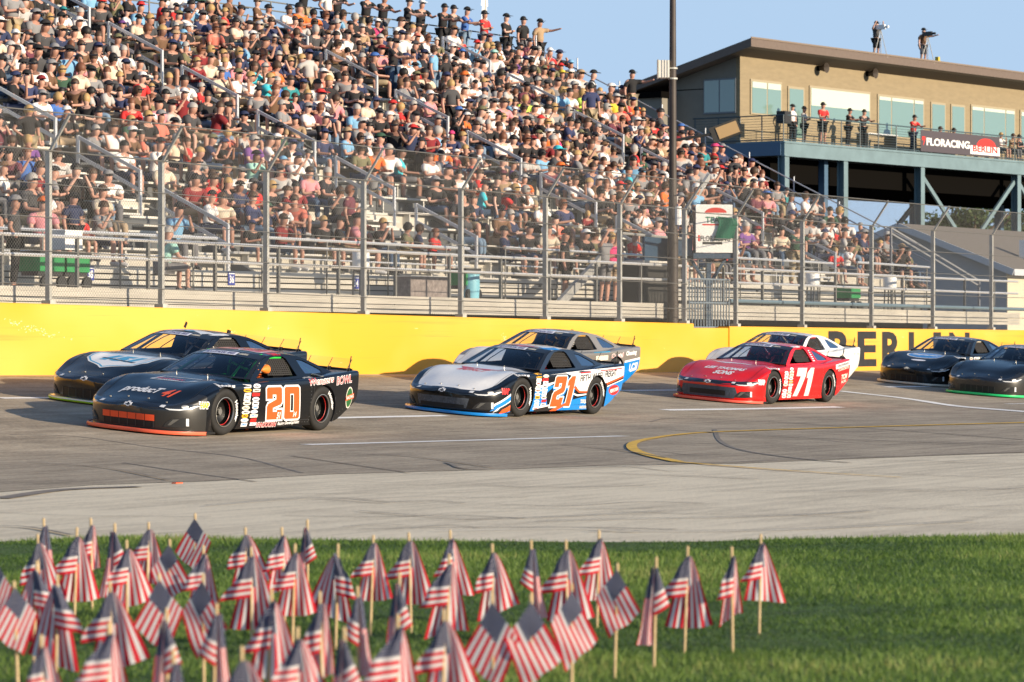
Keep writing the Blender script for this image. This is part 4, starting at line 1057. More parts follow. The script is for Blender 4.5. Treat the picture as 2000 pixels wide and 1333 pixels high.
def number(root, s, m, mo, x, y, h, shear=0, rot=0, plane='side', edge=.028, wsc=1.0, third=None):
    adv = .70; tot = adv*len(s)-.10; c_, s_ = math.cos(R(rot)), math.sin(R(rot))
    def tr(P): 
        o = []
        for a, b in P: a2 = (a+shear*(b-h/2)); b2 = b-h/2; o.append((x+a2*c_-b2*s_, y+a2*s_+b2*c_))
        return o
    for i, ch in enumerate(s):
        P, Hh = DIG[ch]; x0 = (i*adv-tot/2)
        sc = lambda Q: [((a+x0)*h*wsc, b*h) for a, b in Q]
        L = [sc(P)]+([sc(Hh)] if Hh else [])
        if third: dpoly(root, third, [tr([(a+.02, b-.02) for a, b in inflate(L[0], edge*1.6)])], plane, .0035, 'number_shadow')
        LO = [tr(inflate(L[0], edge))]+([tr(inflate(L[1], -edge*.6))] if Hh else [])
        dpoly(root, mo, LO, plane, .005, 'number_outline'); dpoly(root, m, [tr(l) for l in L], plane, .0068, 'number')
# shared small meshes
def splitter_mesh():
    up_ = []; 
    ys = np.linspace(-1, 1, 41); xs2 = []
    vs = []; fs = []
    def frontx(y):
        lo, hi = 1.2, XF
        for _ in range(30):
            m = (lo+hi)/2
            if Wd(m) > abs(y)/1.03: lo = m
            else: hi = m
        return lo+.075
    for s in ys:
        y = s*1.0
        x = frontx(min(abs(y), .985)*1.0) if abs(y) < .99 else 1.72
        x = max(x, 1.72)
        vs += [(1.70, y, .035), (x, y, .035), (x, y, .066), (1.70, y, .066)]
    for i in range(len(ys)-1):
        for k in range(4): a = i*4+k; b = i*4+(k+1) % 4; fs.append((a, b, b+4, a+4))
    fs += [(0, 1, 2, 3), tuple(len(vs)-4+k for k in (3, 2, 1, 0))]
    m1 = MB().add(vs, fs).mesh('splitter')
    # coloured edge strip
    vs2 = []; f2 = []
    for s in ys:
        y = s*1.004; x = max(frontx(min(abs(s), .985)), 1.72)+.006
        vs2 += [(x, y, .025), (x+.008, y, .045), (x, y, .072), (x-.05, y, .0725)]
    for i in range(len(ys)-1):
        for k in range(3): a = i*4+k; f2.append((a, a+1, a+5, a+4))
    return m1, MB().add(vs2, f2).mesh('splitter_edge', 60)
spl_me, edge_me = splitter_mesh()
ty = MB().lathe([(.215, -.10), (.25, -.125), (.31, -.128), (.335, -.11), (TR, -.085), (TR, .085), (.335, .11), (.31, .128), (.25, .125), (.215, .10)], n=48); ty_me = ty.mesh('tyre', 40)
rm = MB(); rm.lathe([(.218, .105), (.21, .11), (.20, .10), (.195, .03), (.185, -.02), (.10, -.05), (.05, -.03), (.05, .0), (0, .0)], n=40)
rim_me = rm.mesh('rim', 40)
hb = MB(); hb.lathe([(.0, .03), (.045, .03), (.05, -.04)], n=20)
for k in range(5): a = k*1.2566; hb.lathe([(0, -.01), (.014, -.01), (.014, -.05)], (.075*math.cos(a), 0, .075*math.sin(a)), 'y', 8)
hub_me = hb.mesh('hub', 40)
rr_me = MB().lathe([(.196, .06), (.192, .062), (.188, .06)], n=40).mesh('rim_stripe')
gl = MB().lathe([(.214, .108), (.221, .116), (.212, .118), (.206, .108)], n=40); lip_me = gl.mesh('rim_lip', 60)
def arctext(s, r0, r1, a0, a1, y):
    vs, fs = textmesh(s, .03); o = []
    for u, v in vs: r = lerp(r0, r1, v); a = lerp(a0, a1, u); o.append((-r*math.sin(a), y, r*math.cos(a)))
    return MB().add(o, fs).mesh('tyre_lettering')
tl_me = arctext('Hoosier', .25, .315, R(20), R(85), .1295)
HELM = {}
def wheelset(root, lettering=True, stripe=C_RD):
    for i, (wx, sy) in enumerate(((WB_F, 1), (WB_R, 1), (WB_F, -1), (WB_R, -1))):
        wl_ = link('wheel', hub_me, M_STEEL, root); wl_.location = (wx, sy*.835, TR+.003)
        if sy < 0: wl_.rotation_euler = (0, 0, math.pi)
        elif wx > 0: wl_.rotation_euler = (0, 0, R(-3))
        link('tyre', ty_me, M_TYRE, wl_); link('rim', rim_me, M_RIM, wl_); link('rim_lip', lip_me, M_STEEL, wl_)
        if sy > 0:
            link('rim_stripe', rr_me, stripe, wl_)
            if lettering: q = link('tyre_lettering', tl_me, C_WH, wl_); q.rotation_euler = (0, R(-35 if wx > 0 else -10), 0)
cage = MB()
for sy in (-1, 1):
    cage.tube([(.50, sy*.62, .42), (.42, sy*.62, .80), (-.16, sy*.48, 1.13), (-.85, sy*.48, 1.14), (-.92, sy*.58, .82), (-.95, sy*.60, .4)], .024, 7)
    cage.tube([(-.9, sy*.48, 1.1), (-1.75, sy*.45, .84)], .022, 7)
    for z in (.5, .62, .74): cage.tube([(.48, sy*.63, z), (-.2, sy*.655, z), (-.93, sy*.6, z)], .02, 6)
cage.tube([(-.16, -.48, 1.13), (-.16, .48, 1.13)], .022, 7); cage.tube([(-.85, -.48, 1.14), (-.85, .48, 1.14)], .022, 7); cage.tube([(-.9, -.55, .95), (-.9, .55, .60)], .022, 7)
cage.tube([(.40, -.6, .74), (.40, .6, .74)], .022, 7); cage.tube([(.38, .30, .74), (-.12, .30, 1.13)], .02, 7)
cage_me = cage.mesh('roll_cage', 60)
seat = MB(); seat.box(-.62, -.50, .12, .58, .35, .98); seat.box(-.66, -.36, .08, .13, .4, .86); seat.box(-.66, -.36, .56, .61, .4, .86); seat.box(-.58, -.1, .12, .58, .33, .42); seat_me = seat.mesh('seat')
pad = MB(); pad.tube([(-.15, .53, 1.075), (-.35, .545, 1.108), (-.6, .545, 1.11)], .028, 8); pad_me = pad.mesh('padded_bar', 60)
sw = MB(); [sw.tube([(.08+.02*math.sin(a), .35+.17*math.cos(a), .83+.15*math.sin(a)) for a in np.linspace(0, 2*math.pi, 20)], .014, 6)]; sw_me = sw.mesh('steering_wheel')
dash = MB(); dash.box(.40, .60, -.64, .64, .60, .78); dash_me = dash.mesh('dashboard')
net = MB()
for k in range(9): 
    z = .86+.028*k; net.box(-.70, -.02-.6*max(0, z-.98), .0, .004, z-.007, z+.007)
for k in range(12):
    x = -.69+.058*k; zt = 1.09 if x < -.2 else 1.09-(x+.2)*.55; net.box(x-.014, x+.014, -.003, .001, .85, zt)
bmn = bmesh.new(); mt = net.mesh('window_net'); bmn.from_mesh(mt)
for v in bmn.verts: v.co.y += GY(v.co.z)-.04
bmn.to_mesh(mt); bmn.free(); net_me = mt
spo = MB(); 
xsp = XR+.04
def spl(t0, t1, y0, y1, th=.006):
    return [(xsp-.0-.05*t, y, .905+t) for t, y in ((t0, y0), (t0, y1), (t1, y1), (t1, y0))]
spo.add(spl(.035, .185, -.76, .76), [(0, 1, 2, 3)]); spoiler_me = spo.mesh('spoiler')
sb_ = MB(); sb_.prism((xsp, -.80, .915), (xsp, .80, .915), .03, .04)
for y in (-.76, -.4, 0, .4, .76): sb_.tube([(xsp+.10, y, .905), (xsp-.045, y, 1.08)], .006, 5); sb_.box(xsp-.01, xsp+.05, y-.012, y+.012, .9, .945)
sb_.prism((xsp-.02, -.78, .92), (xsp-.06, -.78, 1.13), .03, .08, (1, 0, 0)); sb_.tube([(xsp-.005, .74, .92), (xsp-.05, .74, 1.13)], .01, 5)
brk_me = sb_.mesh('spoiler_bracket')
ant = MB(); ant.prism((-.45, -.3, 1.21), (-.5, -.3, 1.30), .012, .05, (1, 0, 0)); ant_me = ant.mesh('antenna')
pins = MB()
for y in (-.50, -.18, .18, .50):
    h_, n_, _, _ = BV_.ray_cast(Vector((2.27, y, 3)), Vector((0, 0, -1))); pins.lathe([(0, .008), (.014, .008), (.014, -.01)], h_, 'z', 8); pins.prism(h_+Vector((-.02, 0, .008)), h_+Vector((.03, .02, .006)), .008, .008)
for y in (-.28, .28):
    h_, n_, _, _ = BV_.ray_cast(Vector((.93, y, 3)), Vector((0, 0, -1))); pins.tube([h_, h_+Vector((0, 0, .028))], .006, 6)
pins_me = pins.mesh('hood_pin')
def emblem(root, m, x=0, y=.405, s=.075):
    P = [(-1, -.18), (-.86, .22), (-.34, .22), (-.34, .42), (.34, .42), (.34, .22), (1, .22), (.86, -.22), (.34, -.22), (.34, -.42), (-.34, -.42), (-.34, -.22)]
    H_ = [(a*.62, b*.55) for a, b in P][::-1]
    dpoly(root, m, [[(x+a*s, y+b*s) for a, b in P], [(x+a*s, y+b*s) for a, b in H_]], 'front', .010, 'emblem')
def front_end(root, style, grille_m=M_GRILLE, bar=None, side_m=None, lamp=True, emb=True):
    """upper strip, headlamps, lower grille and corner ducts"""
    arc = lambda y: .405-.02*abs(y)**2+.045*max(0, abs(y)-.5)
    U = [(y, arc(y)+.038) for y in np.linspace(-.80, .80, 17)]+[(y, arc(y)-.035) for y in np.linspace(.80, -.80, 17)]
    if style != 'ford': dpoly(root, mat('gloss_strip', (.012, .015, .022), .15, coat=1), [U], 'front', .005, 'upper_grille')
    for s in (-1, 1):
        if lamp:
            L = [(s*.55, .395), (s*.66, .372), (s*.80, .375), (s*.90, .40), (s*.965, .455), (s*.93, .462), (s*.80, .452), (s*.62, .432)]
            hl = dpoly(root, M_LAMP, [L], 'front', .008, 'headlight')
            q = dpoly(root, M_LED, [[(s*.62, .388), (s*.68, .368), (s*.80, .368), (s*.90, .392), (s*.955, .44), (s*.94, .448), (s*.885, .41), (s*.80, .388), (s*.68, .386)]], 'front', .011, 'light_strip'); q.parent = hl
            q = dpoly(root, M_STEEL, [[(s*.84+.035*math.cos(a), .425+.022*math.sin(a)) for a in np.linspace(0, 2*math.pi, 14)[:-1]]], 'front', .011, 'lens'); q.parent = hl
            q = dpoly(root, M_LED, [[(s*.52, .40), (s*.60, .395), (s*.59, .425), (s*.52, .425)]], 'front', .0095, 'marker_light'); q.parent = hl
        D_ = [(s*.60, .125), (s*.645, .19), (s*.72, .25), (s*.90, .265), (s*.90, .14), (s*.80, .125)]
        dk = dpoly(root, M_LAMP, [D_], 'front', .008, 'corner_duct')
        q = dpoly(root, side_m or M_LED, [rect(.868, .893, .148, .258)[0] if s > 0 else rect(-.893, -.868, .148, .258)[0]], 'front', .011, 'duct_marker'); q.parent = dk
        q = dpoly(root, mat('duct_grey', (.10, .10, .095), .35), [[(s*.66, .15), (s*.70, .15), (s*.80, .245), (s*.73, .235)]], 'front', .0105, 'duct_vane'); q.parent = dk
    if style == 'mesh':
        g_ = dpoly(root, mat('grille_grey', (.07, .08, .095), .5, var=.5, vscale=30), [[(-.55, .30), (.55, .30), (.50, .13), (-.50, .13)]], 'front', .006, 'grille'); q = dpoly(root, M_GRILLE, [rect(-.46, .46, .115, .185)[0]], 'front', .009, 'grille_opening'); q.parent = g_
    elif style == 'framed':
        g_ = dpoly(root, mat('grille_slate', (.05, .065, .09), .45, var=.3, vscale=20), [[(-.62, .325), (.62, .325), (.66, .20), (.60, .10), (-.60, .10), (-.66, .20)]], 'front', .006, 'grille'); q = dpoly(root, M_GRILLE, [rect(-.42, .42, .15, .25)[0]], 'front', .009, 'grille_opening'); q.parent = g_
    else:
        g_ = dpoly(root, M_GRILLE, [rect(-.46, .46, .10, .24)[0]], 'front', .006, 'grille')
        for k in range(7): x = -.46+.92*k/6; q = dpoly(root, mat('grille_rib', (.05, .05, .05), .4), [rect(x-.006, x+.006, .10, .24)[0]], 'front', .012, 'grille_rib'); q.parent = g_
        if bar:
            for k in range(6): x = -.48+.96*k/6; q = dpoly(root, bar, [rect(x+.004, x+.154, .195, .285)[0]], 'front', .014, 'grille_cover'); q.parent = g_
    if emb: emblem(root, C_WH)
def seams(root, m):
    g = .0035
    for x in (-.98, .98): dpoly(root, m, rect(x-g, x+g, .12, .74), 'side', .003, 'panel_gap')
    dpoly(root, m, rect(-.98, .98, .190-g, .190+g), 'side', .003, 'panel_gap'); dpoly(root, m, rect(-2.02, -1.98, .1, .1+g), 'side', .003, 'panel_gap') if 0 else None
    for y in (-1, 1): dpoly(root, m, [[(y*.735-g, -2.30), (y*.735+g, -2.30), (y*.80+g, -.88), (y*.80-g, -.88)]], 'top', .003, 'panel_gap')
    dpoly(root, m, rect(-.76, .76, -.885, -.875), 'top', .003, 'panel_gap')
    rv = MB(); q = []
    for k in range(11): q += [(.90, .18+.055*k), (-.90, .18+.055*k)]
    for k in range(24): q.append((-.86+.075*k, .155))
    for k in range(9): q.append((1.55+.085*k, .19+.034*k))
    V_, F_ = [], []
    for x, z in q: n = len(V_); V_ += [(x-.006, z-.005), (x+.006, z-.005), (x+.006, z+.005), (x-.006, z+.005)]; F_.append((n, n+1, n+2, n+3))
    decal(root, 'rivet', mat('rivet_steel', (.22, .22, .22), .4, metal=.5), V_, F_, 'side', .004)
CARD = {}
STK = [C_WH, C_CREAM, C_WH, C_WH, C_LV, C_YL, C_CREAM, C_WH, C_RD, C_WH, C_LV, C_CREAM]
def contingency(root, seed=1, x0=-.98, rows=10, z0=.15, z1=.72, simpson=False):
    rg = random.Random(seed)
    for r in range(rows):
        z = lerp(z1, z0, r/(rows-1))
        for c in range(2):
            cx = x0+.11+.235*c+rg.uniform(-.012, .012)-(.02*(r/(rows-1))); w_, h_ = rg.uniform(.17, .22), rg.uniform(.045, .066)
            m = STK[(r*2+c+seed) % len(STK)]; k = rg.random(); z_ = z+rg.uniform(-.006, .006)
            if k < .45: L = [(cx+w_/2*math.cos(a), z_+h_/2*1.15*math.sin(a)) for a in np.linspace(0, 2*math.pi, 14)[:-1]]
            else: s_ = rg.uniform(-.01, .012); L = [(cx-w_/2, z_-h_/2), (cx+w_/2-.01, z_-h_/2), (cx+w_/2, z_+h_/2+s_), (cx-w_/2+.01, z_+h_/2)]
            st_ = dpoly(root, m, [L], 'side', .0035, 'sponsor_sticker')
            if simpson and r == rows-2 and c == 1: q = dtext(root, 'SIMPSON', C_RD, cx, z_, w_*.85, h_*.5, bold=.02, off=.006)
            else:
                q = dpoly(root, rg.choice([C_BK, C_RD, C_BL, C_BK]), [[(cx-w_*.33, z_-h_*.16), (cx-w_*.1, z_-h_*.12), (cx, z_-h_*.2), (cx+w_*.34, z_-h_*.1), (cx+w_*.3, z_+h_*.14), (cx+.01, z_+h_*.05), (cx-w_*.12, z_+h_*.2), (cx-w_*.3, z_+h_*.1)]], 'side', .0058, 'sticker_print')
            q.parent = st_
def make_car(label, paint, hoodm=None, nosem=None, roofm=None, framem=None, edgem=C_OR, cagem=None, tyre_txt=True, stripe=C_RD, group='stock cars racing in the pack', netm=None):
    root = empty('stock_car', label, 'race car', group=group)
    link('body', BODY['body'].copy(), paint, root); link('hood', BODY['hood'].copy(), hoodm or paint, root); link('front_bumper', BODY['front_bumper'].copy(), nosem or paint, root)
    link('inner_shell', BODY['inner_shell'].copy(), M_COCK, root)
    link('roof', roof_me.copy(), roofm or paint, root); link('windshield', ws_me.copy(), G_WS, root); link('rear_window', rw_me.copy(), G_Q, root)
    link('windshield_border', bd_me.copy(), C_BK, root); b_ = link('windshield_banner', ban_me.copy(), C_LV, root)
    vs, fs_t = textmesh('PRO LATE MODEL SERIES', .02); tx = MB().add([on_ws(lerp(-.60, .28, u), lerp(.79, .90, v), .012) for u, v in vs], fs_t).build('banner_lettering', mat('banner_ink', (.08, .08, .22), .5), b_)
    vs, fs_t = textmesh('CHEVROLET', .03); MB().add([on_ws(lerp(.40, .62, u), lerp(.88, .915, v), .008) for u, v in vs], fs_t).build('windshield_lettering', C_CREAM, root)
    MB().add([on_ws(lerp(.38, .62, u), lerp(.835, .865, v), .008) for u, v in ((0, 0), (1, 0), (1, 1), (0, 1))], [(0, 1, 2, 3)]).build('windshield_sticker', C_CREAM, root)
    link('windshield_brace', sup_me.copy(), M_COCK, root)
    for sy, me in ((1, sideL), (-1, sideR)):
        sf = link('side_frame', me.copy(), framem or roofm or paint, root); link('quarter_window', qg[sy].copy(), G_Q, sf)
    link('splitter', spl_me.copy(), C_BK, root); link('splitter_edge', edge_me.copy(), edgem, root)
    link('roll_cage', cage_me.copy(), cagem or mat('cage_grey', (.25, .25, .25), .4), root); link('seat', seat_me.copy(), M_COCK, root); link('steering_wheel', sw_me.copy(), M_COCK, root); link('dashboard', dash_me.copy(), M_COCK, root)
    link('padded_bar', pad_me.copy(), cagem or M_STEEL, root)
    link('window_net', net_me.copy(), netm or mat('net_black', (.022, .02, .018), .8), root); link('spoiler', spoiler_me.copy(), G_SP, root); link('spoiler_bracket', brk_me.copy(), M_GRILLE, root)
    link('hood_pin', pins_me.copy(), M_STEEL, root)
    if '151' in label: link('antenna', ant_me.copy(), M_GRILLE, root)
    wheelset(root, tyre_txt, stripe)
    seams(root, mat('gap_red', (.12, .004, .004), .6) if paint is P_RED else (mat('gap_white', (.3, .29, .28), .6) if paint is P_WHITE else mat('gap_dark', (.03, .03, .032), .5)))
    return root
def place_car(root, px, py, yaw=0, extra=0, scale=1.0, Y=None):
    """put the left front tyre's contact on the ground pixel px, py (or on lane Y); heading -X"""
    c = ground(px, py)
    if Y: c = at_Y(px, HOR, Y); c.z = gz(c.x, c.y)
    def nrm(p): 
        e = .4; return Vector((-(gz(p.x+e, p.y)-gz(p.x-e, p.y))/(2*e), -(gz(p.x, p.y+e)-gz(p.x, p.y-e))/(2*e), 1)).normalized()
    h = Vector((-math.cos(R(yaw)), -math.sin(R(yaw)), 0)); n = nrm(c+Vector((1.3, 1, 0)))
    h = (h-n*h.dot(n)).normalized(); l = n.cross(h)
    M = Matrix((h, l, n)).transposed().to_4x4()
    off = M @ Vector((WB_F*scale, .90*scale, 0))
    M = Matrix.Translation(c-off+n*(.002+extra)) @ M @ Matrix.Scale(scale, 4)
    root.matrix_world = M
    return M
# ---------------------------------------------------------------- the eight cars
def S_(x): return -x    # side decals use a = -x (front of the car at the left)
PLACED = []
# 20
c = make_car('glossy black race car with orange number 20 leading the pack', P_BLACK, cagem=mat('cage_green', (.03, .55, .07), .4), edgem=mat('edge_orange', (.85, .13, .06), .4), nosem=P_SATIN)
front_end(c, 'ribs', bar=mat('bar_orange', (.85, .09, .02), .5))
number(c, '20', C_OR, C_WH, .12, .455, .49, shear=-.13, wsc=1.42)
dtext(c, 'Wengers', C_WH, 1.18, .765, .72, .145, bold=.06, shear=.15, rot=4); dtext(c, 'Wengers', C_RD, 1.18, .765, .70, .125, bold=-.005, shear=.15, off=.0075, rot=4)
dtext(c, 'BOWL', C_WH, 1.87, .785, .50, .14, bold=.05, shear=.1, rot=4); dtext(c, 'BOWL', C_RD, 1.87, .785, .48, .12, bold=-.005, shear=.1, off=.0075, rot=4)
dtext(c, 'VANDOORN', C_WH, -.28, .138, .56, .085, bold=.05, shear=.3); dtext(c, 'VANDOORN', C_RD, -.28, .138, .54, .07, bold=.01, shear=.3, off=.006)
dtext(c, 'Racing Development', C_WH, .33, .145, .60, .065, bold=.02, shear=.3, rot=1.5)
dtext(c, '51', C_WH, .02, .27, .10, .10, bold=.03, shear=.2, off=.009); dtext(c, '14', C_WH, .47, .28, .09, .08, bold=.03, shear=.2, off=.009)
dtext(c, 'Hoosier', C_WH, -1.36, .728, .34, .045, bold=.03); dtext(c, 'HAP', C_WH, -1.93, .455, .19, .11, bold=.12, off=.004); dtext(c, 'HAP', C_YL, -1.93, .455, .165, .085, bold=.06, off=.006)
contingency(c, 3, simpson=True)
dpoly(c, C_CREAM, [[(2.08+.115*math.cos(a), .50+.17*math.sin(a)) for a in np.linspace(0, 2*math.pi, 20)[:-1]]], 'side', .0035); dpoly(c, mat('decal_dkgreen', (.02, .12, .03), .4), [[(2.08+.10*math.cos(a), .50+.15*math.sin(a)) for a in np.linspace(0, 2*math.pi, 20)[:-1]]], 'side', .005)
dpoly(c, C_OR, [[(1.96, .45), (2.24, .49), (2.22, .57), (1.97, .52)]], 'side', .0065); dtext(c, 'RACING', C_WH, 2.1, .51, .24, .05, off=.008, rot=8, bold=.02)
dtext(c, 'producT', C_WH, -.12, -2.02, .70, .24, 'top', bold=.035, shear=.35); dtext(c, '41', C_OR, .38, -2.02, .24, .24, 'top', bold=.035, shear=.35)
dpoly(c, C_WH, [[(-.36, -1.50), (.28, -1.50), (.40, -1.40), (.62, -1.35), (.60, -1.25), (.46, -1.23), (-.26, -1.25)], [(-.32, -1.485), (-.24, -1.265), (.46, -1.25), (.58, -1.27), (.59, -1.335), (.37, -1.385), (.27, -1.485)]], 'top', .004); dtext(c, 'VANDOORN', C_RD, -.05, -1.40, .48, .08, 'top', bold=.02, shear=.3); dtext(c, 'POWERED', C_WH, -.05, -1.465, .36, .04, 'top', bold=.02)
number(c, '20', C_RD, C_WH, .0, .55, .62, plane='top', edge=.03)
dtext(c, 'HELMETS', C_RD, .42, 1.155, .26, .028, bold=.02)
dpoly(c, C_CREAM, [[(1.24+.055*math.cos(a), .862+.025*math.sin(a)) for a in np.linspace(0, 2*math.pi, 14)[:-1]]], 'side', .004)
M20 = place_car(c, 431, 851, yaw=2.5)
PLACED.append((c, M20))
# orange helmet-side hose
hose = MB(); hose.tube([(.24, .70, .93), (.10, .685, .935)], .022, 10); hose.lathe([(0, 0)], (0, 0, 0)) if False else None
hose.tube([(.10, .685, .935), (.02, .68, .94), (-.06, .67, .94), (-.10, .67, .94)], [.024, .06, .075, .05], 12); o = hose.build('air_duct', mat('duct_orange', (.85, .22, .03), .4), c, 50)
# 151
c = make_car('black race car with white and blue 151 shield on its bonnet', P_BLACK, edgem=C_LIME, cagem=mat('cage_grey', (.3, .3, .3), .4))
front_end(c, 'ribs')
sh = [(-.50, -1.52), (-.47, -1.38), (-.30, -1.27), (0, -1.22), (.35, -1.22), (.52, -1.12), (.72, -1.02), (.66, -1.22), (.58, -1.42), (.52, -1.62), (.38, -1.78), (.12, -1.88), (-.02, -1.95), (-.12, -1.88), (-.35, -1.78), (-.48, -1.65)]
sh = [(.03+(x-.05)*1.22, -1.58+(y+1.55)*1.22) for x, y in sh]
dpoly(c, C_WH, [sh], 'top', .0035, 'shield'); dpoly(c, C_CY, [inflate(sh, -.03), inflate(sh, -.055)[::-1]], 'top', .005, 'shield_ring'); dtext(c, '151', C_CY, .02, -1.55, .74, .36, 'top', bold=.08, shear=.3, off=.006)
dpoly(c, C_BK, [[(-.38, -1.62), (.34, -1.74), (.40, -1.70), (-.34, -1.58)]], 'top', .0075, 'shield_line')
dpoly(c, C_WH, [[(-.35, .05), (0, .25), (.35, .05), (.42, .3), (.0, .42), (-.42, .3)]], 'top', .004); dpoly(c, C_CY, [[(-.12, .18), (0, .12), (.14, .18), (0, .3)]], 'top', .006)
dpoly(c, C_WH, [[(.12, 1.14), (.52, 1.155), (.52, 1.17), (.14, 1.165)]], 'side', .004)
number(c, '151', C_CY, C_WH, .1, .46, .46, shear=.1, wsc=.9)
PLACED.append((c, place_car(c, 331, 0, Y=32.6)))
# splitter top white
spm = MB(); q = spl_me.copy(); o = link('splitter_lip', q, C_WH, c); o.location = (.012, 0, .006)
# 21
c = make_car('race car with white bonnet, black fenders, blue stripes and orange number 21', P_BLACK, hoodm=P_WHITE, roofm=P_WHITE, framem=P_NAVY, edgem=C_BL, cagem=M_GRILLE)
front_end(c, 'mesh')
dpoly(c, C_BL, [[(-1.08, .10), (1.02, .10), (1.02, .36), (.52, .30), (-.12, .22), (-.50, .20), (-.60, .40), (-.25, .56), (-.95, .50), (-.98, .46)]], 'side', .003)
dpoly(c, C_WH, [[(-1.0, .50), (-.95, .535), (-.30, .615), (-.15, .66), (-.15, .63), (-.5, .54), (-.95, .485)]], 'side', .0042)
dpoly(c, C_BK, [[(-.95, .09), (-.15, .09), (.05, .19), (.0, .22), (-.25, .20), (-.95, .13)]], 'side', .0042); dpoly(c, C_WH, [[(-.98, .13), (-.2, .205), (-.2, .225), (-.98, .17)]], 'side', .0052)
dpoly(c, C_OR, [[(-.42, .085), (-.20, .085), (.35, .24), (.20, .24), (-.1, .18)]], 'side', .0055)
dpoly(c, C_WH, [[(.30, .40), (.55, .345), (.98, .37), (.98, .395), (.55, .375), (.30, .43)]], 'side', .0045)
dpoly(c, C_WH, [[(-.50, .735), (.1, .77), (1.5, .84), (2.43, .875), (2.45, .72), (1.62, .575), (.95, .43), (.62, .43), (.40, .58), (.38, .70), (.1, .76)]], 'side', .0035, 'white_panel')
dpoly(c, C_OR, [[(.40, .50), (.60, .41), (1.0, .41), (1.0, .435), (.63, .44), (.42, .535)]], 'side', .005); dpoly(c, C_OR, [[(1.62, .57), (2.44, .715), (2.44, .69), (1.65, .54)]], 'side', .005)
dpoly(c, C_BL, [[(1.60, .12), (2.44, .42), (2.44, .64), (1.66, .50)]], 'side', .0035); dpoly(c, C_WH, [[(1.66, .50), (2.44, .64), (2.44, .655), (1.66, .52)]], 'side', .005)
dpoly(c, C_RD, [[(1.98+.24*math.cos(a), .44+.095*math.sin(a)) for a in np.linspace(0, 2*math.pi, 20)[:-1]]], 'side', .0055); dtext(c, 'PERFORM', C_WH, 1.98, .44, .36, .07, off=.008, bold=.03, rot=8)
number(c, '21', C_OR, C_WH, .10, .44, .54, shear=.28, wsc=1.25, edge=.024, third=C_BL)
dtext(c, 'FIFTH', C_BK, .80, .675, .38, .12, bold=.02, shear=.1, off=.0075, rot=3); dtext(c, 'WHEEL', C_BK, 1.26, .705, .42, .12, bold=.02, shear=.1, off=.0075, rot=3); dtext(c, 'FREIGHT', C_BK, 1.78, .745, .48, .12, bold=.02, shear=.1, off=.0075, rot=3)
dpoly(c, C_RD, [[(.62, .75), (1.0, .765), (1.0, .785), (.62, .77)]], 'side', .0065); dpoly(c, C_RD, [[(1.35, .79), (2.25, .825), (2.25, .845), (1.35, .81)]], 'side', .0065)
dtext(c, 'Hoosier', C_WH, -1.36, .728, .34, .045, bold=.03); dtext(c, 'HAP', C_RD, -1.93, .455, .19, .11, bold=.10)
dtext(c, 'TORQUE', C_CREAM, .82, .245, .26, .08, off=.0065, bold=.04, shear=.2); dtext(c, 'VANDOORN', C_CREAM, .82, .145, .28, .055, off=.0065, bold=.03)
for k, (m_, z0_, z1_) in enumerate(((C_WH, .29, .42), (C_BL, .22, .38), (C_WH, .18, .30), (C_BK, .15, .28), (C_OR, .09, .22), (C_BL, .07, .12))):
    dpoly(c, m_, [[(-2.28+.05*k, z0_-.15+.03*k), (-1.80, z0_+.03), (-1.80, z1_), (-2.2+.05*k, z1_-.20+.03*k)]], 'side', .0035+.0008*k, 'fender_stripe')
contingency(c, 5)
dtext(c, 'IMPACT', C_RD, -.05, -1.42, .62, .17, 'top', bold=.03, shear=.5); dpoly(c, C_RD, [[(-.42, -1.22), (.0, -1.28), (.52, -1.26), (.2, -1.34), (-.12, -1.30), (-.3, -1.36)]], 'top', .005)
dpoly(c, C_RD, [[(-.3, .18), (.35, .18), (.02, .02)]], 'top', .0055); dpoly(c, C_BK, [[(-.36, .21), (.42, .21), (.02, -.02)]], 'top', .004)
dpoly(c, C_BL, [[(.10, 1.135), (.50, 1.15), (.50, 1.172), (.14, 1.16)]], 'side', .004)
PLACED.append((c, place_car(c, 1011, 815, yaw=1)))
# grey car
c = make_car('grey and blue race car with white nose running next to the yellow wall', P_GREY, nosem=P_WHITE, hoodm=P_WHITE, edgem=C_WH, cagem=mat('cage_yellow', (.55, .3, .05), .4))
front_end(c, 'ribs')
dpoly(c, C_WH, [[(-2.42, .08), (-1.0, .08), (-1.0, .78), (-2.42, .78)]], 'side', .0025, 'white_panel')
dpoly(c, C_BL, [[(1.60, .12), (2.44, .42), (2.44, .66), (1.60, .58)]], 'side', .003); dpoly(c, C_WH, [[(1.62, .58), (2.44, .66), (2.44, .70), (1.62, .62)]], 'side', .0045)
dtext(c, 'LCSI', C_WH, 2.06, .50, .42, .15, off=.006, bold=.04, rot=5, shear=.1); dpoly(c, C_WH, [[(1.9, .385), (2.25, .43), (2.25, .45), (1.9, .405)]], 'side', .006)
dtext(c, 'Crystal', C_WH, 1.30, .72, .52, .13, bold=.06, shear=.2, rot=4); dtext(c, 'Cleaning', C_WH, 1.92, .775, .50, .12, bold=.05, shear=.2, rot=4); dtext(c, 'Crystal', C_RD, 1.30, .72, .50, .11, bold=-.01, shear=.2, rot=4, off=.006)
dpoly(c, C_CY, [[(.35, .78), (1.0, .80), (1.0, .815), (.35, .795)]], 'side', .004); dpoly(c, C_CREAM, [[(.40, .62), (.9, .64), (.9, .74), (.40, .72)]], 'side', .004)
dpoly(c, C_WH, [[(-.4, .1), (.0, -.03), (.45, .1), (.45, .16), (.0, .04), (-.4, .16)]], 'top', .005); dpoly(c, C_CY, [[(-.25, .12), (.0, .03), (.3, .12), (.0, .18)]], 'top', .004)
PLACED.append((c, place_car(c, 1066, 0, Y=34.1)))
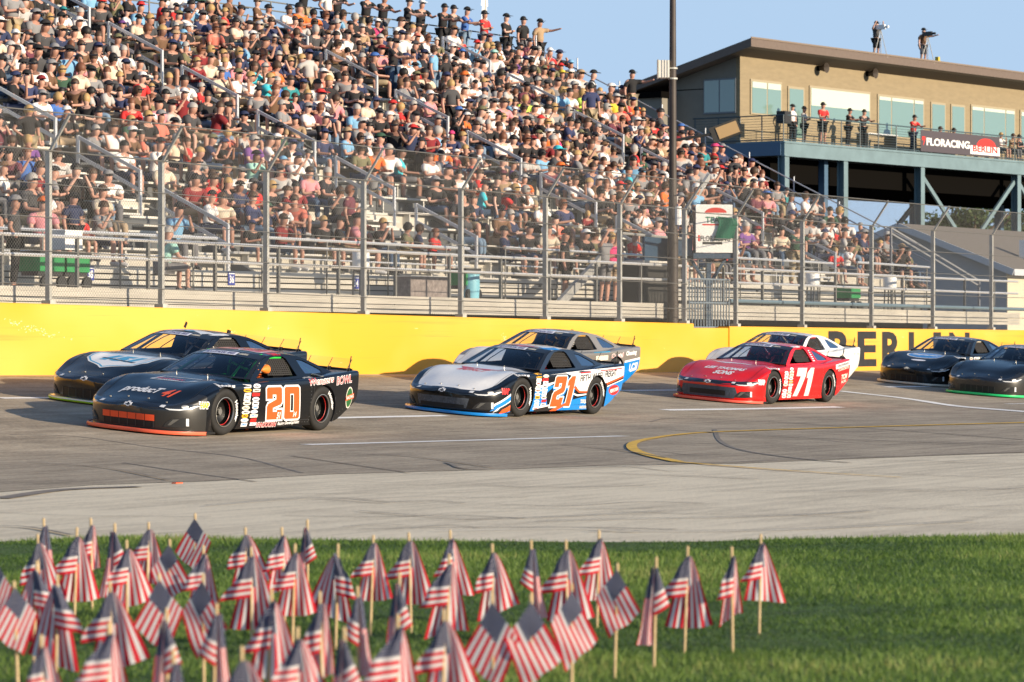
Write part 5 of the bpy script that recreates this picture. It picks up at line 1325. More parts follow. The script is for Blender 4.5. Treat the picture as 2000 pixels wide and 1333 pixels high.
# 71
c = make_car('bright red race car with white number 71', P_RED, edgem=mat('edge_red', (.8, .12, .08), .4), cagem=mat('cage_red', (.55, .02, .02), .4))
front_end(c, 'framed')
number(c, '71', C_CREAM, C_WH, .05, .45, .56, shear=.30, wsc=1.3, edge=.012)
dtext(c, 'LEE THOMAS', C_WH, .02, -1.78, .92, .16, 'top', bold=.05, shear=.3); dtext(c, 'SONS', C_WH, .10, -2.02, .44, .18, 'top', bold=.05, shear=.3)
dpoly(c, C_WH, [[(1.55, .70), (2.40, .80), (2.40, .89), (1.52, .80)]], 'side', .0035); dtext(c, 'PREFERRED', C_BK, 1.98, .80, .66, .05, off=.006, bold=.02, rot=6.5)
dtext(c, 'CONCRETE', C_CREAM, 1.98, .715, .62, .055, off=.005, bold=.03, rot=6.5); dpoly(c, C_BK, [[(1.6, .64), (2.3, .72), (2.3, .735), (1.6, .655)]], 'side', .0045)
dtext(c, 'TCM', C_CREAM, 2.06, .545, .36, .11, off=.005, bold=.05, shear=.2, rot=6); dtext(c, 'RACING', C_CREAM, 2.06, .44, .30, .06, off=.005, bold=.03, rot=6)
dtext(c, 'Hoosier', C_WH, -1.36, .728, .34, .045, bold=.03); dtext(c, 'HAP', C_WH, -1.93, .455, .20, .11, bold=.12); contingency(c, 8)
for k in range(6): dpoly(c, C_WH, [[(.79, .86+.04*k), (.90-.01*k, .865+.04*k), (.89-.01*k, .882+.04*k), (.785, .88+.04*k)]], 'side', .004, 'pillar_sticker')
dpoly(c, C_WH, [[(-.28, .25), (.05, .05), (.22, .05), (.30, .12), (.10, .14), (-.12, .30)]], 'top', .005); dpoly(c, C_WH, [[(.18, 1.13), (.48, 1.142), (.48, 1.162), (.2, 1.15)]], 'side', .004)
dpoly(c, C_WH, [[(-.55, -1.28), (-.2, -1.35), (.1, -1.30), (.5, -1.36), (.2, -1.26), (-.1, -1.24)]], 'top', .004)
PLACED.append((c, place_car(c, 1504, 790, yaw=1)))
# white car behind
c = make_car('plain white race car behind the red one', P_WHITE, edgem=C_WH, cagem=mat('cage_red', (.5, .02, .02), .4), tyre_txt=False)
front_end(c, 'ribs')
for k in range(2): dpoly(c, mat('decal_tan', (.55, .45, .33), .5), [rect(1.95+.22*k, 2.07+.22*k, .74, .77)[0]], 'side', .004)
dpoly(c, mat('decal_paleblue', (.5, .6, .75), .4), [[(-.4, .15), (.4, .1), (.38, .2), (-.38, .25)]], 'top', .004)
PLACED.append((c, place_car(c, 1536, 0, Y=34.2)))
# 53
c = make_car('black race car with blue and white oval on its bonnet below the BERLIN lettering', P_BLACK, edgem=C_CREAM, cagem=mat('cage_cream', (.6, .55, .45), .4))
front_end(c, 'ford', emb=False)
dpoly(c, C_CREAM, [[(-.09, .40), (-.03, .43), (.04, .42), (.10, .40), (.03, .40), (.05, .38), (-.01, .395), (-.05, .38)]], 'front', .008, 'emblem')
dpoly(c, C_WH, [[(.05+.50*math.cos(a), -1.55+.27*math.sin(a)) for a in np.linspace(0, 2*math.pi, 26)[:-1]]], 'top', .0035); dpoly(c, C_BL, [[(.05+.46*math.cos(a), -1.55+.235*math.sin(a)) for a in np.linspace(0, 2*math.pi, 26)[:-1]]], 'top', .005)
dtext(c, 'Superior', C_WH, .05, -1.52, .75, .17, 'top', bold=.05, shear=.2, off=.0065); dpoly(c, C_LV, [[(.05+.2*math.cos(a), -1.98+.045*math.sin(a)) for a in np.linspace(0, 2*math.pi, 18)[:-1]]], 'top', .004)
number(c, '53', C_CREAM, C_BK, -.30, .58, .34, wsc=1.3); contingency(c, 6, rows=5, z0=.5); dtext(c, 'Hoosier', C_WH, -1.36, .728, .34, .045, bold=.03)
PLACED.append((c, place_car(c, 1871, 757, yaw=0)))
# last one
c = make_car('black race car with bright green splitter edge at the right edge of the photo', P_BLACK, nosem=P_SATIN, edgem=mat('edge_green', (.02, .6, .18), .4), tyre_txt=False)
front_end(c, 'dark', emb=False, grille_m=M_GRILLE)
PLACED.append((c, place_car(c, 2012, 778, yaw=0)))
bpy.context.view_layer.update()

# ================================================================== PEOPLE
def skin_mesh(name, V, E, Rr, sub=1):
    me = bpy.data.meshes.new(name); me.from_pydata(V, E, []); o = bpy.data.objects.new(name, me); COL.objects.link(o)
    md = o.modifiers.new('s', 'SKIN'); md.use_smooth_shade = True; md.branch_smoothing = .6
    for i, r in enumerate(Rr):
        sv = me.skin_vertices[0].data[i]; sv.radius = (r, r) if not isinstance(r, tuple) else r; sv.use_root = (i == 0)
    if sub: s_ = o.modifiers.new('u', 'SUBSURF'); s_.levels = sub
    out = evalmesh(o, name); bpy.data.objects.remove(o); bpy.data.meshes.remove(me); return out
def ell(mb, c, r, a0=0, a1=math.pi, n=12, m=6):
    prof = [(r[0]*math.sin(t), r[2]*math.cos(t)) for t in np.linspace(a0, a1, m)]
    vs = []; fs = []
    for rr, z in prof:
        for k in range(n): a = 2*math.pi*k/n; vs.append((c[0]+rr*math.cos(a), c[1]+rr*math.sin(a)*r[1]/r[0], c[2]+z))
    for i in range(len(prof)-1):
        for k in range(n): k2 = (k+1) % n; fs.append((i*n+k, i*n+k2, (i+1)*n+k2, (i+1)*n+k))
    mb.add(vs, fs)
def human(pose, arms, lean=0.0, sub=1, long_pants=False, turn=0):
    """local frame: seated -> seat plank at z=0; standing -> feet at z=0; faces -Y"""
    if pose == 'sit': pel = Vector((0, .02, .10)); hipz = .09
    else: pel = Vector((0, 0, .95)); hipz = .90
    up_ = lambda h, f=0: pel+Vector((0, f-lean*h, h))
    V = [pel, up_(.16), up_(.34), up_(.46), up_(.52), up_(.57, -.015), up_(.645, -.03), up_(.72, -.015)]
    E = [(0, 1), (1, 2), (2, 3), (3, 4), (4, 5), (5, 6), (6, 7)]
    Rr = [(.15, .12), (.135, .11), (.16, .12), (.14, .09), (.055, .055), (.075, .078), (.088, .10), (.07, .08)]
    tors = dict(sh=[]); sh_idx = []
    for s in (-1, 1):
        shd = up_(.44)+Vector((s*.185, 0, 0))
        A_ = arms if isinstance(arms, str) else arms[0 if s < 0 else 1]
        if A_ == 'knee': el = shd+Vector((s*.05, -.10, -.26)); wr_ = el+Vector((-s*.10, -.22, -.02))
        elif A_ == 'cross': el = shd+Vector((s*.05, -.08, -.26)); wr_ = el+Vector((-s*.24, -.16, .05))
        elif A_ == 'face': el = shd+Vector((s*.06, -.18, -.20)); wr_ = el+Vector((-s*.14, -.06, .25))
        elif A_ == 'up': el = shd+Vector((s*.10, -.12, .05)); wr_ = el+Vector((-s*.08, -.10, .24))
        elif A_ == 'down': el = shd+Vector((s*.05, .02, -.29)); wr_ = el+Vector((s*.0, -.06, -.25))
        elif A_ == 'hip': el = shd+Vector((s*.15, .05, -.24)); wr_ = el+Vector((-s*.14, -.08, -.14))
        elif A_ == 'rail': el = shd+Vector((s*.06, -.20, -.18)); wr_ = el+Vector((-s*.05, -.24, .02))
        elif A_ == 'point': el = shd+Vector((s*.16, -.20, -.02)); wr_ = el+Vector((s*.10, -.22, .05))
        hd = wr_+(wr_-el).normalized()*.08
        n = len(V); V += [shd, el, wr_, hd]; E += [(3, n), (n, n+1), (n+1, n+2), (n+2, n+3)]; Rr += [.062, .042, .03, (.038, .026)]; sh_idx.append((shd, el))
    legs = []
    for s in (-1, 1):
        hip = Vector((s*.09, pel.y-.02, hipz))
        if pose == 'sit': kn = Vector((s*.13, -.44, .10)); an = Vector((s*.13, -.43, -.30)); toe = Vector((s*.15, -.58, -.37))
        else: kn = Vector((s*.11, -.02, .50)); an = Vector((s*.12, .02, .08)); toe = Vector((s*.14, -.13, .04))
        n = len(V); V += [hip, kn, an, toe]; E += [(0, n), (n, n+1), (n+1, n+2), (n+2, n+3)]; Rr += [.088, .058, .04, .035]; legs.append((hip, kn, an, toe))
    out = {'body': skin_mesh('person_body', V, E, Rr, sub)}
    # shirt
    V2 = [pel+Vector((0, 0, .02)), up_(.16), up_(.34), up_(.445), up_(.51)]; E2 = [(0, 1), (1, 2), (2, 3), (3, 4)]; R2 = [(.165, .135), (.158, .13), (.185, .14), (.185, .12), (.095, .085)]
    for shd, el in sh_idx: n = len(V2); V2 += [shd+Vector((0, 0, .0)), shd.lerp(el, .7)]; E2 += [(3, n), (n, n+1)]; R2 += [.092, .074]
    out['shirt'] = skin_mesh('shirt', V2, E2, R2, sub)
    V3 = [pel]; E3 = []; R3 = [(.16, .13)]
    for hip, kn, an, toe in legs:
        n = len(V3); V3 += [hip, kn]; E3 += [(0, n), (n, n+1)]; R3 += [.102, .078 if pose == 'sit' else .074]
        if long_pants: V3 += [an+Vector((0, 0, .03))]; E3 += [(n+1, n+2)]; R3 += [.058]
    out['trousers' if long_pants else 'shorts'] = skin_mesh('trousers', V3, E3, R3, sub)
    for i_, (hip, kn, an, toe) in enumerate(legs):
        sh_ = MB(); sh_.tube([an+Vector((0, .04, -.035)), an.lerp(toe, .5)+Vector((0, 0, -.01)), toe], [.045, .048, .035], 8)
        out['shoe%d' % i_] = sh_.mesh('shoe', 60)
    hc = V[6]+Vector((0, 0, .03))
    h = MB(); ell(h, hc+Vector((0, .022, .022)), (.094, .108, .115), 0, 1.75); out['hair'] = h.mesh('hair', 60)
    h = MB(); ell(h, hc+Vector((0, .025, .0)), (.10, .115, .13), 0, 2.5); out['long_hair'] = h.mesh('long_hair', 60)
    h = MB(); ell(h, hc+Vector((0, .012, .045)), (.100, .115, .10), 0, 1.6)
    h.add([hc+Vector(p) for p in ((-.085, -.07, .05), (.085, -.07, .05), (.07, -.19, .035), (-.07, -.19, .035), (-.085, -.07, .06), (.085, -.07, .06), (.07, -.19, .045), (-.07, -.19, .045))], [(0, 1, 2, 3), (4, 5, 6, 7), (3, 2, 6, 7), (0, 3, 7, 4), (1, 2, 6, 5)])
    out['cap'] = h.mesh('cap', 60)
    g_ = MB(); g_.box(hc.x-.07, hc.x+.07, hc.y-.105, hc.y-.06, hc.z-.0, hc.z+.028); out['sunglasses'] = g_.mesh('sunglasses')
    # face: nose, ears
    return out
SIT = [human('sit', 'knee', .15), human('sit', 'cross', .05, long_pants=True), human('sit', ('knee', 'face'), .1), human('sit', 'face', .2, long_pants=True), human('sit', ('cross', 'knee'), -.05), human('sit', ('face', 'knee'), .25)]
STD = [human('stand', 'down', .0), human('stand', 'rail', .12, long_pants=True), human('stand', 'cross', 0), human('stand', ('hip', 'down'), 0, long_pants=True), human('stand', 'up', 0), human('stand', ('down', 'point'), 0)]
SKIN = [mat('skin_%d' % i, c, .55) for i, c in enumerate([(.46, .25, .185), (.37, .19, .135), (.53, .32, .25), (.23, .115, .08), (.42, .225, .165)])]
CL = [('black', (.012, .012, .014)), ('black', (.02, .018, .02)), ('black', (.016, .017, .024)), ('dark grey', (.055, .055, .06)), ('grey', (.22, .22, .23)), ('light grey', (.42, .41, .40)), ('white', (.74, .72, .70)), ('white', (.68, .67, .66)), ('cream', (.60, .52, .40)),
      ('red', (.60, .03, .03)), ('dark red', (.20, .015, .02)), ('orange', (.75, .16, .03)), ('coral', (.62, .17, .12)), ('pink', (.62, .25, .28)), ('hot pink', (.65, .05, .18)), ('navy', (.02, .03, .08)), ('navy', (.025, .035, .10)), ('blue', (.05, .14, .42)), ('sky blue', (.18, .38, .58)), ('turquoise', (.05, .50, .60)),
      ('mint', (.33, .60, .52)), ('teal', (.02, .22, .24)), ('olive', (.16, .15, .08)), ('brown', (.14, .075, .04)), ('lime', (.50, .72, .10)), ('yellow', (.70, .50, .05)), ('purple', (.16, .06, .24)), ('maroon', (.13, .03, .05)), ('tan', (.36, .25, .15)), ('dark green', (.03, .08, .05))]
CM = [mat('cloth_%02d' % i, c, .85) for i, (n, c) in enumerate(CL)]
PT = [('jeans', (.05, .09, .16)), ('light jeans', (.16, .24, .34)), ('black', (.012, .012, .014)), ('khaki', (.34, .27, .17)), ('grey', (.15, .15, .16)), ('navy', (.02, .03, .07)), ('tan', (.4, .3, .2))]
PM = [mat('pants_%d' % i, c, .85) for i, (n, c) in enumerate(PT)]
HR = [('brown', (.06, .032, .018)), ('black', (.012, .010, .009)), ('blond', (.42, .27, .11)), ('grey', (.36, .34, .32)), ('auburn', (.16, .06, .03))]
HM = [mat('hair_%d' % i, c, .6) for i, (n, c) in enumerate(HR)]
M_SHOE = mat('shoe', (.08, .08, .085), .6); M_SHOEW = mat('shoe_white', (.55, .55, .55), .6); M_SHADES = mat('shades', (.01, .01, .012), .2)
def OL(o, m):
    o.data.materials.clear() if False else None
    if not o.data.materials: o.data.materials.append(m)
    o.material_slots[0].link = 'OBJECT'; o.material_slots[0].material = m
    return o
WTS = [10, 9, 7, 7, 7, 6, 12, 9, 5, 4.5, 3, 2.6, 2.6, 2.4, .9, 5, 4, 2, 2.2, .7, .8, .6, 3, 4.5, .5, .7, .7, 2.4, 3.6, 1.2]
WCAP = [9, 8, 6, 5, 4, 3, 7, 5, 1, 1.6, 1, .8, .2, .3, .2, 3, 3, 1.2, .5, .2, .1, .2, 1.2, 1, .2, .6, .1, .6, 1.2, .6]
def person(tpl, loc, rz, label, shirt, pants, head, headm, skin, group, scale=1.0, shades=True, shoe=None, wd=1.05):
    t = empty('person', label, 'person', loc, rz, group); t.scale = (scale*wd, scale*wd, scale)
    OL(link('body', tpl['body'], None, t), skin); OL(link('shirt', tpl['shirt'], None, t), shirt)
    k = 'trousers' if 'trousers' in tpl else 'shorts'; OL(link(k, tpl[k], None, t), pants); OL(link('shoe', tpl['shoe0'], None, t), shoe or M_SHOE); OL(link('shoe', tpl['shoe1'], None, t), shoe or M_SHOE)
    if head: OL(link({'long_hair': 'hair'}.get(head, head), tpl[head], None, t), headm)
    if head == 'cap': OL(link('hair', tpl['hair'], None, t), HM[1]) if False else None
    if shades: OL(link('sunglasses', tpl['sunglasses'], None, t), M_SHADES)
    return t
ORD = ['zeroth', 'first', 'second', 'third', 'fourth', 'fifth', 'sixth', 'seventh', 'eighth', 'ninth', 'tenth', 'eleventh', 'twelfth', 'thirteenth', 'fourteenth', 'fifteenth', 'sixteenth', 'seventeenth', 'eighteenth', 'nineteenth', 'twentieth']
def ordn(n):
    if n <= 20: return ORD[n]
    T_ = {2: 'twenty', 3: 'thirty', 4: 'forty', 5: 'fifty', 6: 'sixty', 7: 'seventy'}
    return T_[n//10]+'-'+ORD[n % 10] if n % 10 else {3: 'thirtieth', 4: 'fortieth', 5: 'fiftieth', 6: 'sixtieth', 7: 'seventieth'}[n//10]
# seating plan
rng = random.Random(11)
crowd = []
for r in range(NR):
    y = SY0+DY*r+.62; z = SZ0+DZ*r+.43
    occ = [.50, .56, .60, .62, .64, .68, .72, .76, .80][r] if r < 9 else .88
    if r < 9: occ += .10*(r > 1)*0
    for a, b in segs():
        x = a+.3
        while x < b-.25:
            px, py, d = topx(Vector((x, y, z+.4)))
            e = occ*(1.12 if px > 900 and r > 1 else .92)
            n1 = math.sin(x*.9+r*1.7)+math.sin(x*.37-r*.9)
            if 560 < px < 900 and r < 6: e *= .75
            if rng.random() < e+(.10*n1 if r < 12 else .04*n1) and -45 < px < 2010 and py > -60:
                crowd.append(dict(r=r, x=x+rng.uniform(-.06, .06), y=y, z=z, d=d, px=px, py=py, stand=rng.random() < .035))
                x += rng.uniform(.50, .62)
            else: x += .52
def hat():
    k = rng.random()
    if k < .45: return 'cap', rng.choices(range(len(CM)), WCAP)[0]
    if k < .80: return 'hair', rng.choices(range(5), [4, 3, 1.5, 2, 1])[0]
    return 'long_hair', rng.choices(range(5), [4, 2, 3, .5, 1.5])[0]
for q in crowd:
    q['wd'] = rng.uniform(.95, 1.25); q['t'] = rng.choices(range(6), [5, 5, 1.6, 1, 4, 1.6])[0]; q['sh'] = rng.choices(range(len(CM)), WTS)[0]; q['pt'] = rng.choices(range(len(PM)), [4, 2, 3, 3, 2, 2, 1.5])[0]; q['hd'] = hat(); q['sk'] = rng.choices(range(5), [4, 3, 2, 1, 3])[0]
    q['rz'] = rng.gauss(-.10, .42); q['sc'] = rng.gauss(1.0, .06) if rng.random() > .1 else rng.uniform(.72, .85); q['gl'] = rng.random() < .6
order = sorted(range(len(crowd)), key=lambda i: crowd[i]['d']*(1 if 0 < crowd[i]['px'] < 2000 and crowd[i]['py'] > 0 else 1.6))
NEAR = set(order[:262])
cnt = {}
for q_i in sorted(NEAR, key=lambda i: (crowd[i]['r'], crowd[i]['px'])):
    q = crowd[q_i]; r = q['r']
    if 5 < q['px'] < 1995: cnt[r] = cnt.get(r, 0)+1
    k = cnt.get(r, 0)
    sh = CL[q['sh']][0]; hk, hi = q['hd']
    hn = (CL[hi][0]+' cap') if hk == 'cap' else (('long ' if hk == 'long_hair' else '')+HR[hi][0]+' hair')
    lab = 'seated spectator in %s shirt with %s, %s from left in %s row' % (sh, hn, ordn(max(k, 1)), ordn(r+1))
    tpl = STD[rng.randrange(4)] if q['stand'] else SIT[q['t']]
    if q['stand']: lab = lab.replace('seated', 'standing')
    loc = (q['x'], q['y']-(.35 if q['stand'] else 0), q['z']-(.43 if q['stand'] else 0))
    person(tpl, loc, q['rz'], lab, CM[q['sh']], PM[q['pt']], hk, CM[hi] if hk == 'cap' else HM[hi], SKIN[q['sk']], 'spectators sitting in the grandstand', q['sc'], q['gl'], M_SHOEW if q_i % 3 == 0 else M_SHOE, q['wd'])
# all the others: one mass
def arr(me):
    v = np.empty(len(me.vertices)*3); me.vertices.foreach_get('co', v); li = np.empty(len(me.loops), dtype=np.int64); me.loops.foreach_get('vertex_index', li)
    lt_ = np.empty(len(me.polygons), dtype=np.int64); me.polygons.foreach_get('loop_total', lt_); return v.reshape(-1, 3), li, lt_
ALLM = SKIN+CM+PM+HM+[M_SHOE, M_SHADES]; MI = {m.name: i for i, m in enumerate(ALLM)}
CACHE = {}
Vs, Ls, Ts, Ms = [], [], [], []; nv = 0
for i, q in enumerate(crowd):
    if i in NEAR: continue
    key = ('st', q['t'] % 4) if q['stand'] else ('s', q['t']); tpl = STD[key[1]] if q['stand'] else SIT[key[1]]
    hk, hi = q['hd']
    parts = [('body', SKIN[q['sk']]), ('shirt', CM[q['sh']]), ('trousers' if 'trousers' in tpl else 'shorts', PM[q['pt']]), (hk, CM[hi] if hk == 'cap' else HM[hi])]
    if q['gl']: parts.append(('sunglasses', M_SHADES))
    c_, s_ = math.cos(q['rz']), math.sin(q['rz']); RM = np.array([[c_, -s_, 0], [s_, c_, 0], [0, 0, 1]])*q['sc']; RM = RM @ np.diag([q['wd'], q['wd'], 1])
    lo = np.array([q['x'], q['y']-(.35 if q['stand'] else 0), q['z']-(.43 if q['stand'] else 0)])
    for nm, m in parts:
        if (key, nm) not in CACHE: CACHE[(key, nm)] = arr(tpl[nm])
        v, li, lt_ = CACHE[(key, nm)]
        Vs.append(v @ RM.T+lo); Ls.append(li+nv); Ts.append(lt_); Ms.append(np.full(len(lt_), MI[m.name])); nv += len(v)
V = np.concatenate(Vs); L = np.concatenate(Ls); Tt = np.concatenate(Ts); Mm = np.concatenate(Ms)
me = bpy.data.meshes.new('crowd'); me.vertices.add(len(V)); me.vertices.foreach_set('co', V.reshape(-1)); me.loops.add(len(L)); me.loops.foreach_set('vertex_index', L)
me.polygons.add(len(Tt)); st_ = np.concatenate([[0], np.cumsum(Tt)[:-1]]); me.polygons.foreach_set('loop_start', st_); me.polygons.foreach_set('material_index', Mm); me.polygons.foreach_set('use_smooth', np.ones(len(Tt), dtype=bool)); me.update()
tag(link('crowd', me, ALLM), 'dense crowd of spectators filling the middle and upper rows of the grandstand', 'crowd', kind='stuff')
print('crowd', len(crowd), 'near', len(NEAR), 'faces', len(Tt))

# named standing people
def cm(n): return CM[[c_[0] for c_ in CL].index(n)]
def pm(n): return PM[[c_[0] for c_ in PT].index(n)]
TOPN = [(589, 'black', 'khaki', 1, 'black-clad man second from left'), (638, 'white', 'navy', 3, 'x'), (655, 'black', 'black', 1, 'x'), (712, 'black', 'khaki', 1, ''), (745, 'black', 'grey', 1, ''), (792, 'black', 'black', 1, ''), (819, 'black', 'black', 1, ''),
        (862, 'black', 'black', 1, ''), (880, 'dark grey', 'black', 1, ''), (905, 'blue', 'light jeans', 1, ''), (944, 'red', 'jeans', 2, ''), (986, 'black', 'black', 2, ''), (1020, 'black', 'grey', 0, ''), (1052, 'tan', 'black', 5, '')]
hd_n = ['cap', 'hair']
for i, (px, s1, p1, tp, _) in enumerate(TOPN):
    X = at_Y(px, HOR, YB-.35).x; hk = 'cap' if i in (2, 4, 6, 9, 11, 13) else 'hair'; hc_ = 'white' if i == 6 else 'black'
    person(STD[tp], (X, YB-.38, ZB), rng.uniform(-.5, .3), 'person in %s shirt and %s trousers, %s from left along the top rail' % (s1, p1, ordn(i+1)), cm(s1), pm(p1), hk, cm(hc_) if hk == 'cap' else HM[1], SKIN[i % 3], 'people standing along the top rail of the stand', 1.0, True)
SPEC = [  # px, plane Y, feet z, shirt, pants, tpl, yaw, head, label
    (1106, WY+1.9, None, 'black', 'black', 5, .5, 'cap', 'black', 'man in black shirt and cap standing on the walkway behind the fence'),
    (1232, None, None, 'black', 'khaki', 5, -.4, 'cap', 'black', 'man in black shirt and khaki shorts pointing beside the end railing of the stand')]
p = walkspot(1103, 500); person(STD[0], p, .4, SPEC[0][-1], cm('black'), pm('black'), 'cap', cm('black'), SKIN[1], 'people on the front walkway')
p = walkspot(1108*1.0+0, 500, WY+2.4); 
p = walkspot(1105+5, 500, WY+2.3)
person(STD[2], walkspot(1108-0, 500, WY+1.6)+Vector((2.1, 0, 0)), -.3, 'woman in hot pink top standing on the walkway beside the grey stair stringer', cm('hot pink'), pm('tan'), 'long_hair', HM[2], SKIN[0], 'people on the front walkway')
person(STD[4], walkspot(1180, 500, WY+1.5), -.1, 'man in grey tank top with raised arms on the walkway right of the stair stringer', cm('grey'), pm('grey'), 'cap', cm('dark grey'), SKIN[0], 'people on the front walkway')
person(SIT[0], walkspot(322, 500, WY+1.7)+Vector((0, 0, .42)), 1.3, 'person in mint shirt sitting low on the walkway between two section signs', cm('mint'), pm('grey'), 'hair', HM[3], SKIN[0], 'people on the front walkway', shades=False)
person(STD[3], walkspot(28, 500, WY+1.9), .6, 'man in dark grey shirt standing at the left end of the walkway', cm('dark grey'), pm('black'), 'cap', cm('grey'), SKIN[1], 'people on the front walkway')
p = at_Y(1236, HOR, SY0+DY*13); X = XS1-.3; yy = (1236-1000)/FPX
# man standing high by the end railing
v = pdir(1234, HOR); X = XS1-.35; Yv = v.y/v.x*X; rr = (Yv-SY0)/DY
person(STD[5], (X, Yv, SZ0+DZ*rr), -.5, SPEC[1][-1], cm('black'), pm('khaki'), 'cap', cm('black'), SKIN[0], 'people on the stairs')
# flagman
person(STD[5], (fsx, WY+1.1, zz(496)), .3, 'flagman in pale blue and white shirt standing in the flag stand', cm('sky blue'), pm('grey'), 'cap', cm('white'), SKIN[1], 'officials', 1.0)
# press deck
DK = [(1547, 1.5, 'white', 'black', 3, 'cap', 'x1'), (1570, 1.7, 'light grey', 'black', 2, 'hair', ''), (1607, .8, 'red', 'black', 5, 'hair', ''), (1656, .9, 'black', 'black', 1, 'hair', ''), (1685, .8, 'dark grey', 'black', 1, 'hair', ''), (1783, .9, 'red', 'navy', 1, 'hair', '')]
LB_ = ['leftmost person on the press deck, white shirt', 'person in light grey shirt on the press deck beside the white shirted one', 'big man in red jacket with folded arms standing on the press deck', 'person in black shirt leaning on the press deck railing below the big window', 'person in dark grey shirt at the press deck railing by the long table', 'person in red top at the railing left of the dark banner']
for i, (px, y, s1, p1, tp, hk, _) in enumerate(DK):
    person(STD[2] if i == 2 else STD[tp], bpt(px, y, ZD), BANG+rng.uniform(-.3, .3), LB_[i], cm(s1), pm(p1), hk, cm('black') if hk == 'cap' else HM[1], SKIN[i % 2], 'people on the press deck', 1.08 if i == 2 else 1.0)
for i, (px, s1, lab) in enumerate([(1833, 'white', 'seated person in white shirt above the banner lettering'), (1862, 'navy', 'seated person in navy shirt above the banner lettering'), (1953, 'white', 'seated person in white shirt right of the banner'), (1974, 'tan', 'seated person in tan shirt right of the banner'), (1992, 'black', 'seated person in black shirt at the right edge of the press deck')]):
    person(SIT[i], bpt(px, 1.0, ZD+.46), BANG, lab, cm(s1), pm('grey'), 'hair', HM[i % 3], SKIN[i % 2], 'people on the press deck')
    ch = empty('deck_chair', ['first', 'second', 'third', 'fourth', 'fifth'][i]+' stool from the left under the people seated on the press deck', 'stool', bpt(px, 1.02, ZD), BANG, 'stools on the press deck')
    MB().box(-.2, .2, -.2, .2, .40, .44).build('seat', M_DPOST, ch); [MB().box(sx*.17-.015, sx*.17+.015, sy*.17-.015, sy*.17+.015, 0, .4).build('leg', M_DPOST, ch) for sx in (-1, 1) for sy in (-1, 1)]
# roof camera crew
for px, s1, p1, lab in ((1711, 'dark grey', 'black', 'camera operator in dark shirt standing on the roof, left of the two'), (1803, 'brown', 'grey', 'camera operator in brown shirt standing on the roof, right of the two')):
    person(STD[4] if px < 1750 else STD[5], bpt(px, 1.75, zr(1.75)), BANG-.3, lab, cm(s1), pm(p1), 'cap', cm('black'), SKIN[2], 'camera crew on the roof')
    tp_ = empty('tripod_camera', 'camera on a tripod beside the %s operator on the roof' % ('left' if px < 1750 else 'right'), 'camera', bpt(px+9, 1.45, zr(1.45)), BANG, 'roof cameras')
    MB().box(-.07, .07, -.22, .2, 1.28, 1.48).lathe([(0, -.4), (.06, -.4), (.05, -.2)], (0, 0, 1.38), 'y', 10).build('camera_body', mat('camera_dark', (.03, .03, .03), .4) if px > 1750 else M_WHITE, tp_)
    k = MB(); [k.tube([(0, 0, 1.28), (.35*math.cos(a), .35*math.sin(a), 0)], .018, 5) for a in (.5, 2.6, 4.7)]; k.build('tripod_leg', M_GALV, tp_)
t = MB().box(-.18, .18, -.12, .12, 0, .22).box(-.1, .1, -.08, .08, .22, .4); tag(t.build('equipment_bag', mat('bag_yellow', (.5, .4, .05), .7)), 'small yellow and dark bag on the roof edge right of the camera crew', 'bag').location = bpt(1831, 1.5, zr(1.5))
# drivers
DRV = [(0, 'white', 'orange'), (1, 'white', 'grey'), (2, 'black', 'red'), (3, 'white', 'black'), (4, 'black', 'dark red'), (5, 'white', 'red'), (6, 'black', 'black'), (7, 'black', 'grey')]
NMS = ['the leading black 20 car with orange numbers', 'the black 151 car beside it', 'the number 21 car', 'the grey car at the wall', 'the red 71 car', 'the plain white car', 'the black car with the oval', 'the black car with the green splitter']
hm = MB(); ell(hm, (0, -.01, .76+.06), (.125, .15, .15), 0, math.pi, 16, 10); helm_me = hm.mesh('helmet', 60)
vz = MB(); vz.add([(.105*math.sin(a), -.02-.142*math.cos(a), z_) for a in np.linspace(-1.1, 1.1, 9) for z_ in (.80, .86)], [(2*i, 2*i+2, 2*i+3, 2*i+1) for i in range(8)]); visor_me = vz.mesh('visor', 60)
for i, hcol, scol in DRV:
    root, M = PLACED[i]; tpl = SIT[1]
    t = empty('person', 'helmeted driver seated in '+NMS[i], 'person', group='drivers inside the race cars')
    OL(link('body', tpl['body'], None, t), cm(scol)); OL(link('race_suit', tpl['shirt'], None, t), cm(scol)); OL(link('helmet', helm_me, None, t), cm(hcol)); OL(link('visor', visor_me, None, t), M_SHADES)
    t.matrix_world = M @ Matrix.Translation((-.36, .35, .30)) @ Matrix.Rotation(R(90), 4, 'Z') @ Matrix.Scale(.80, 4)

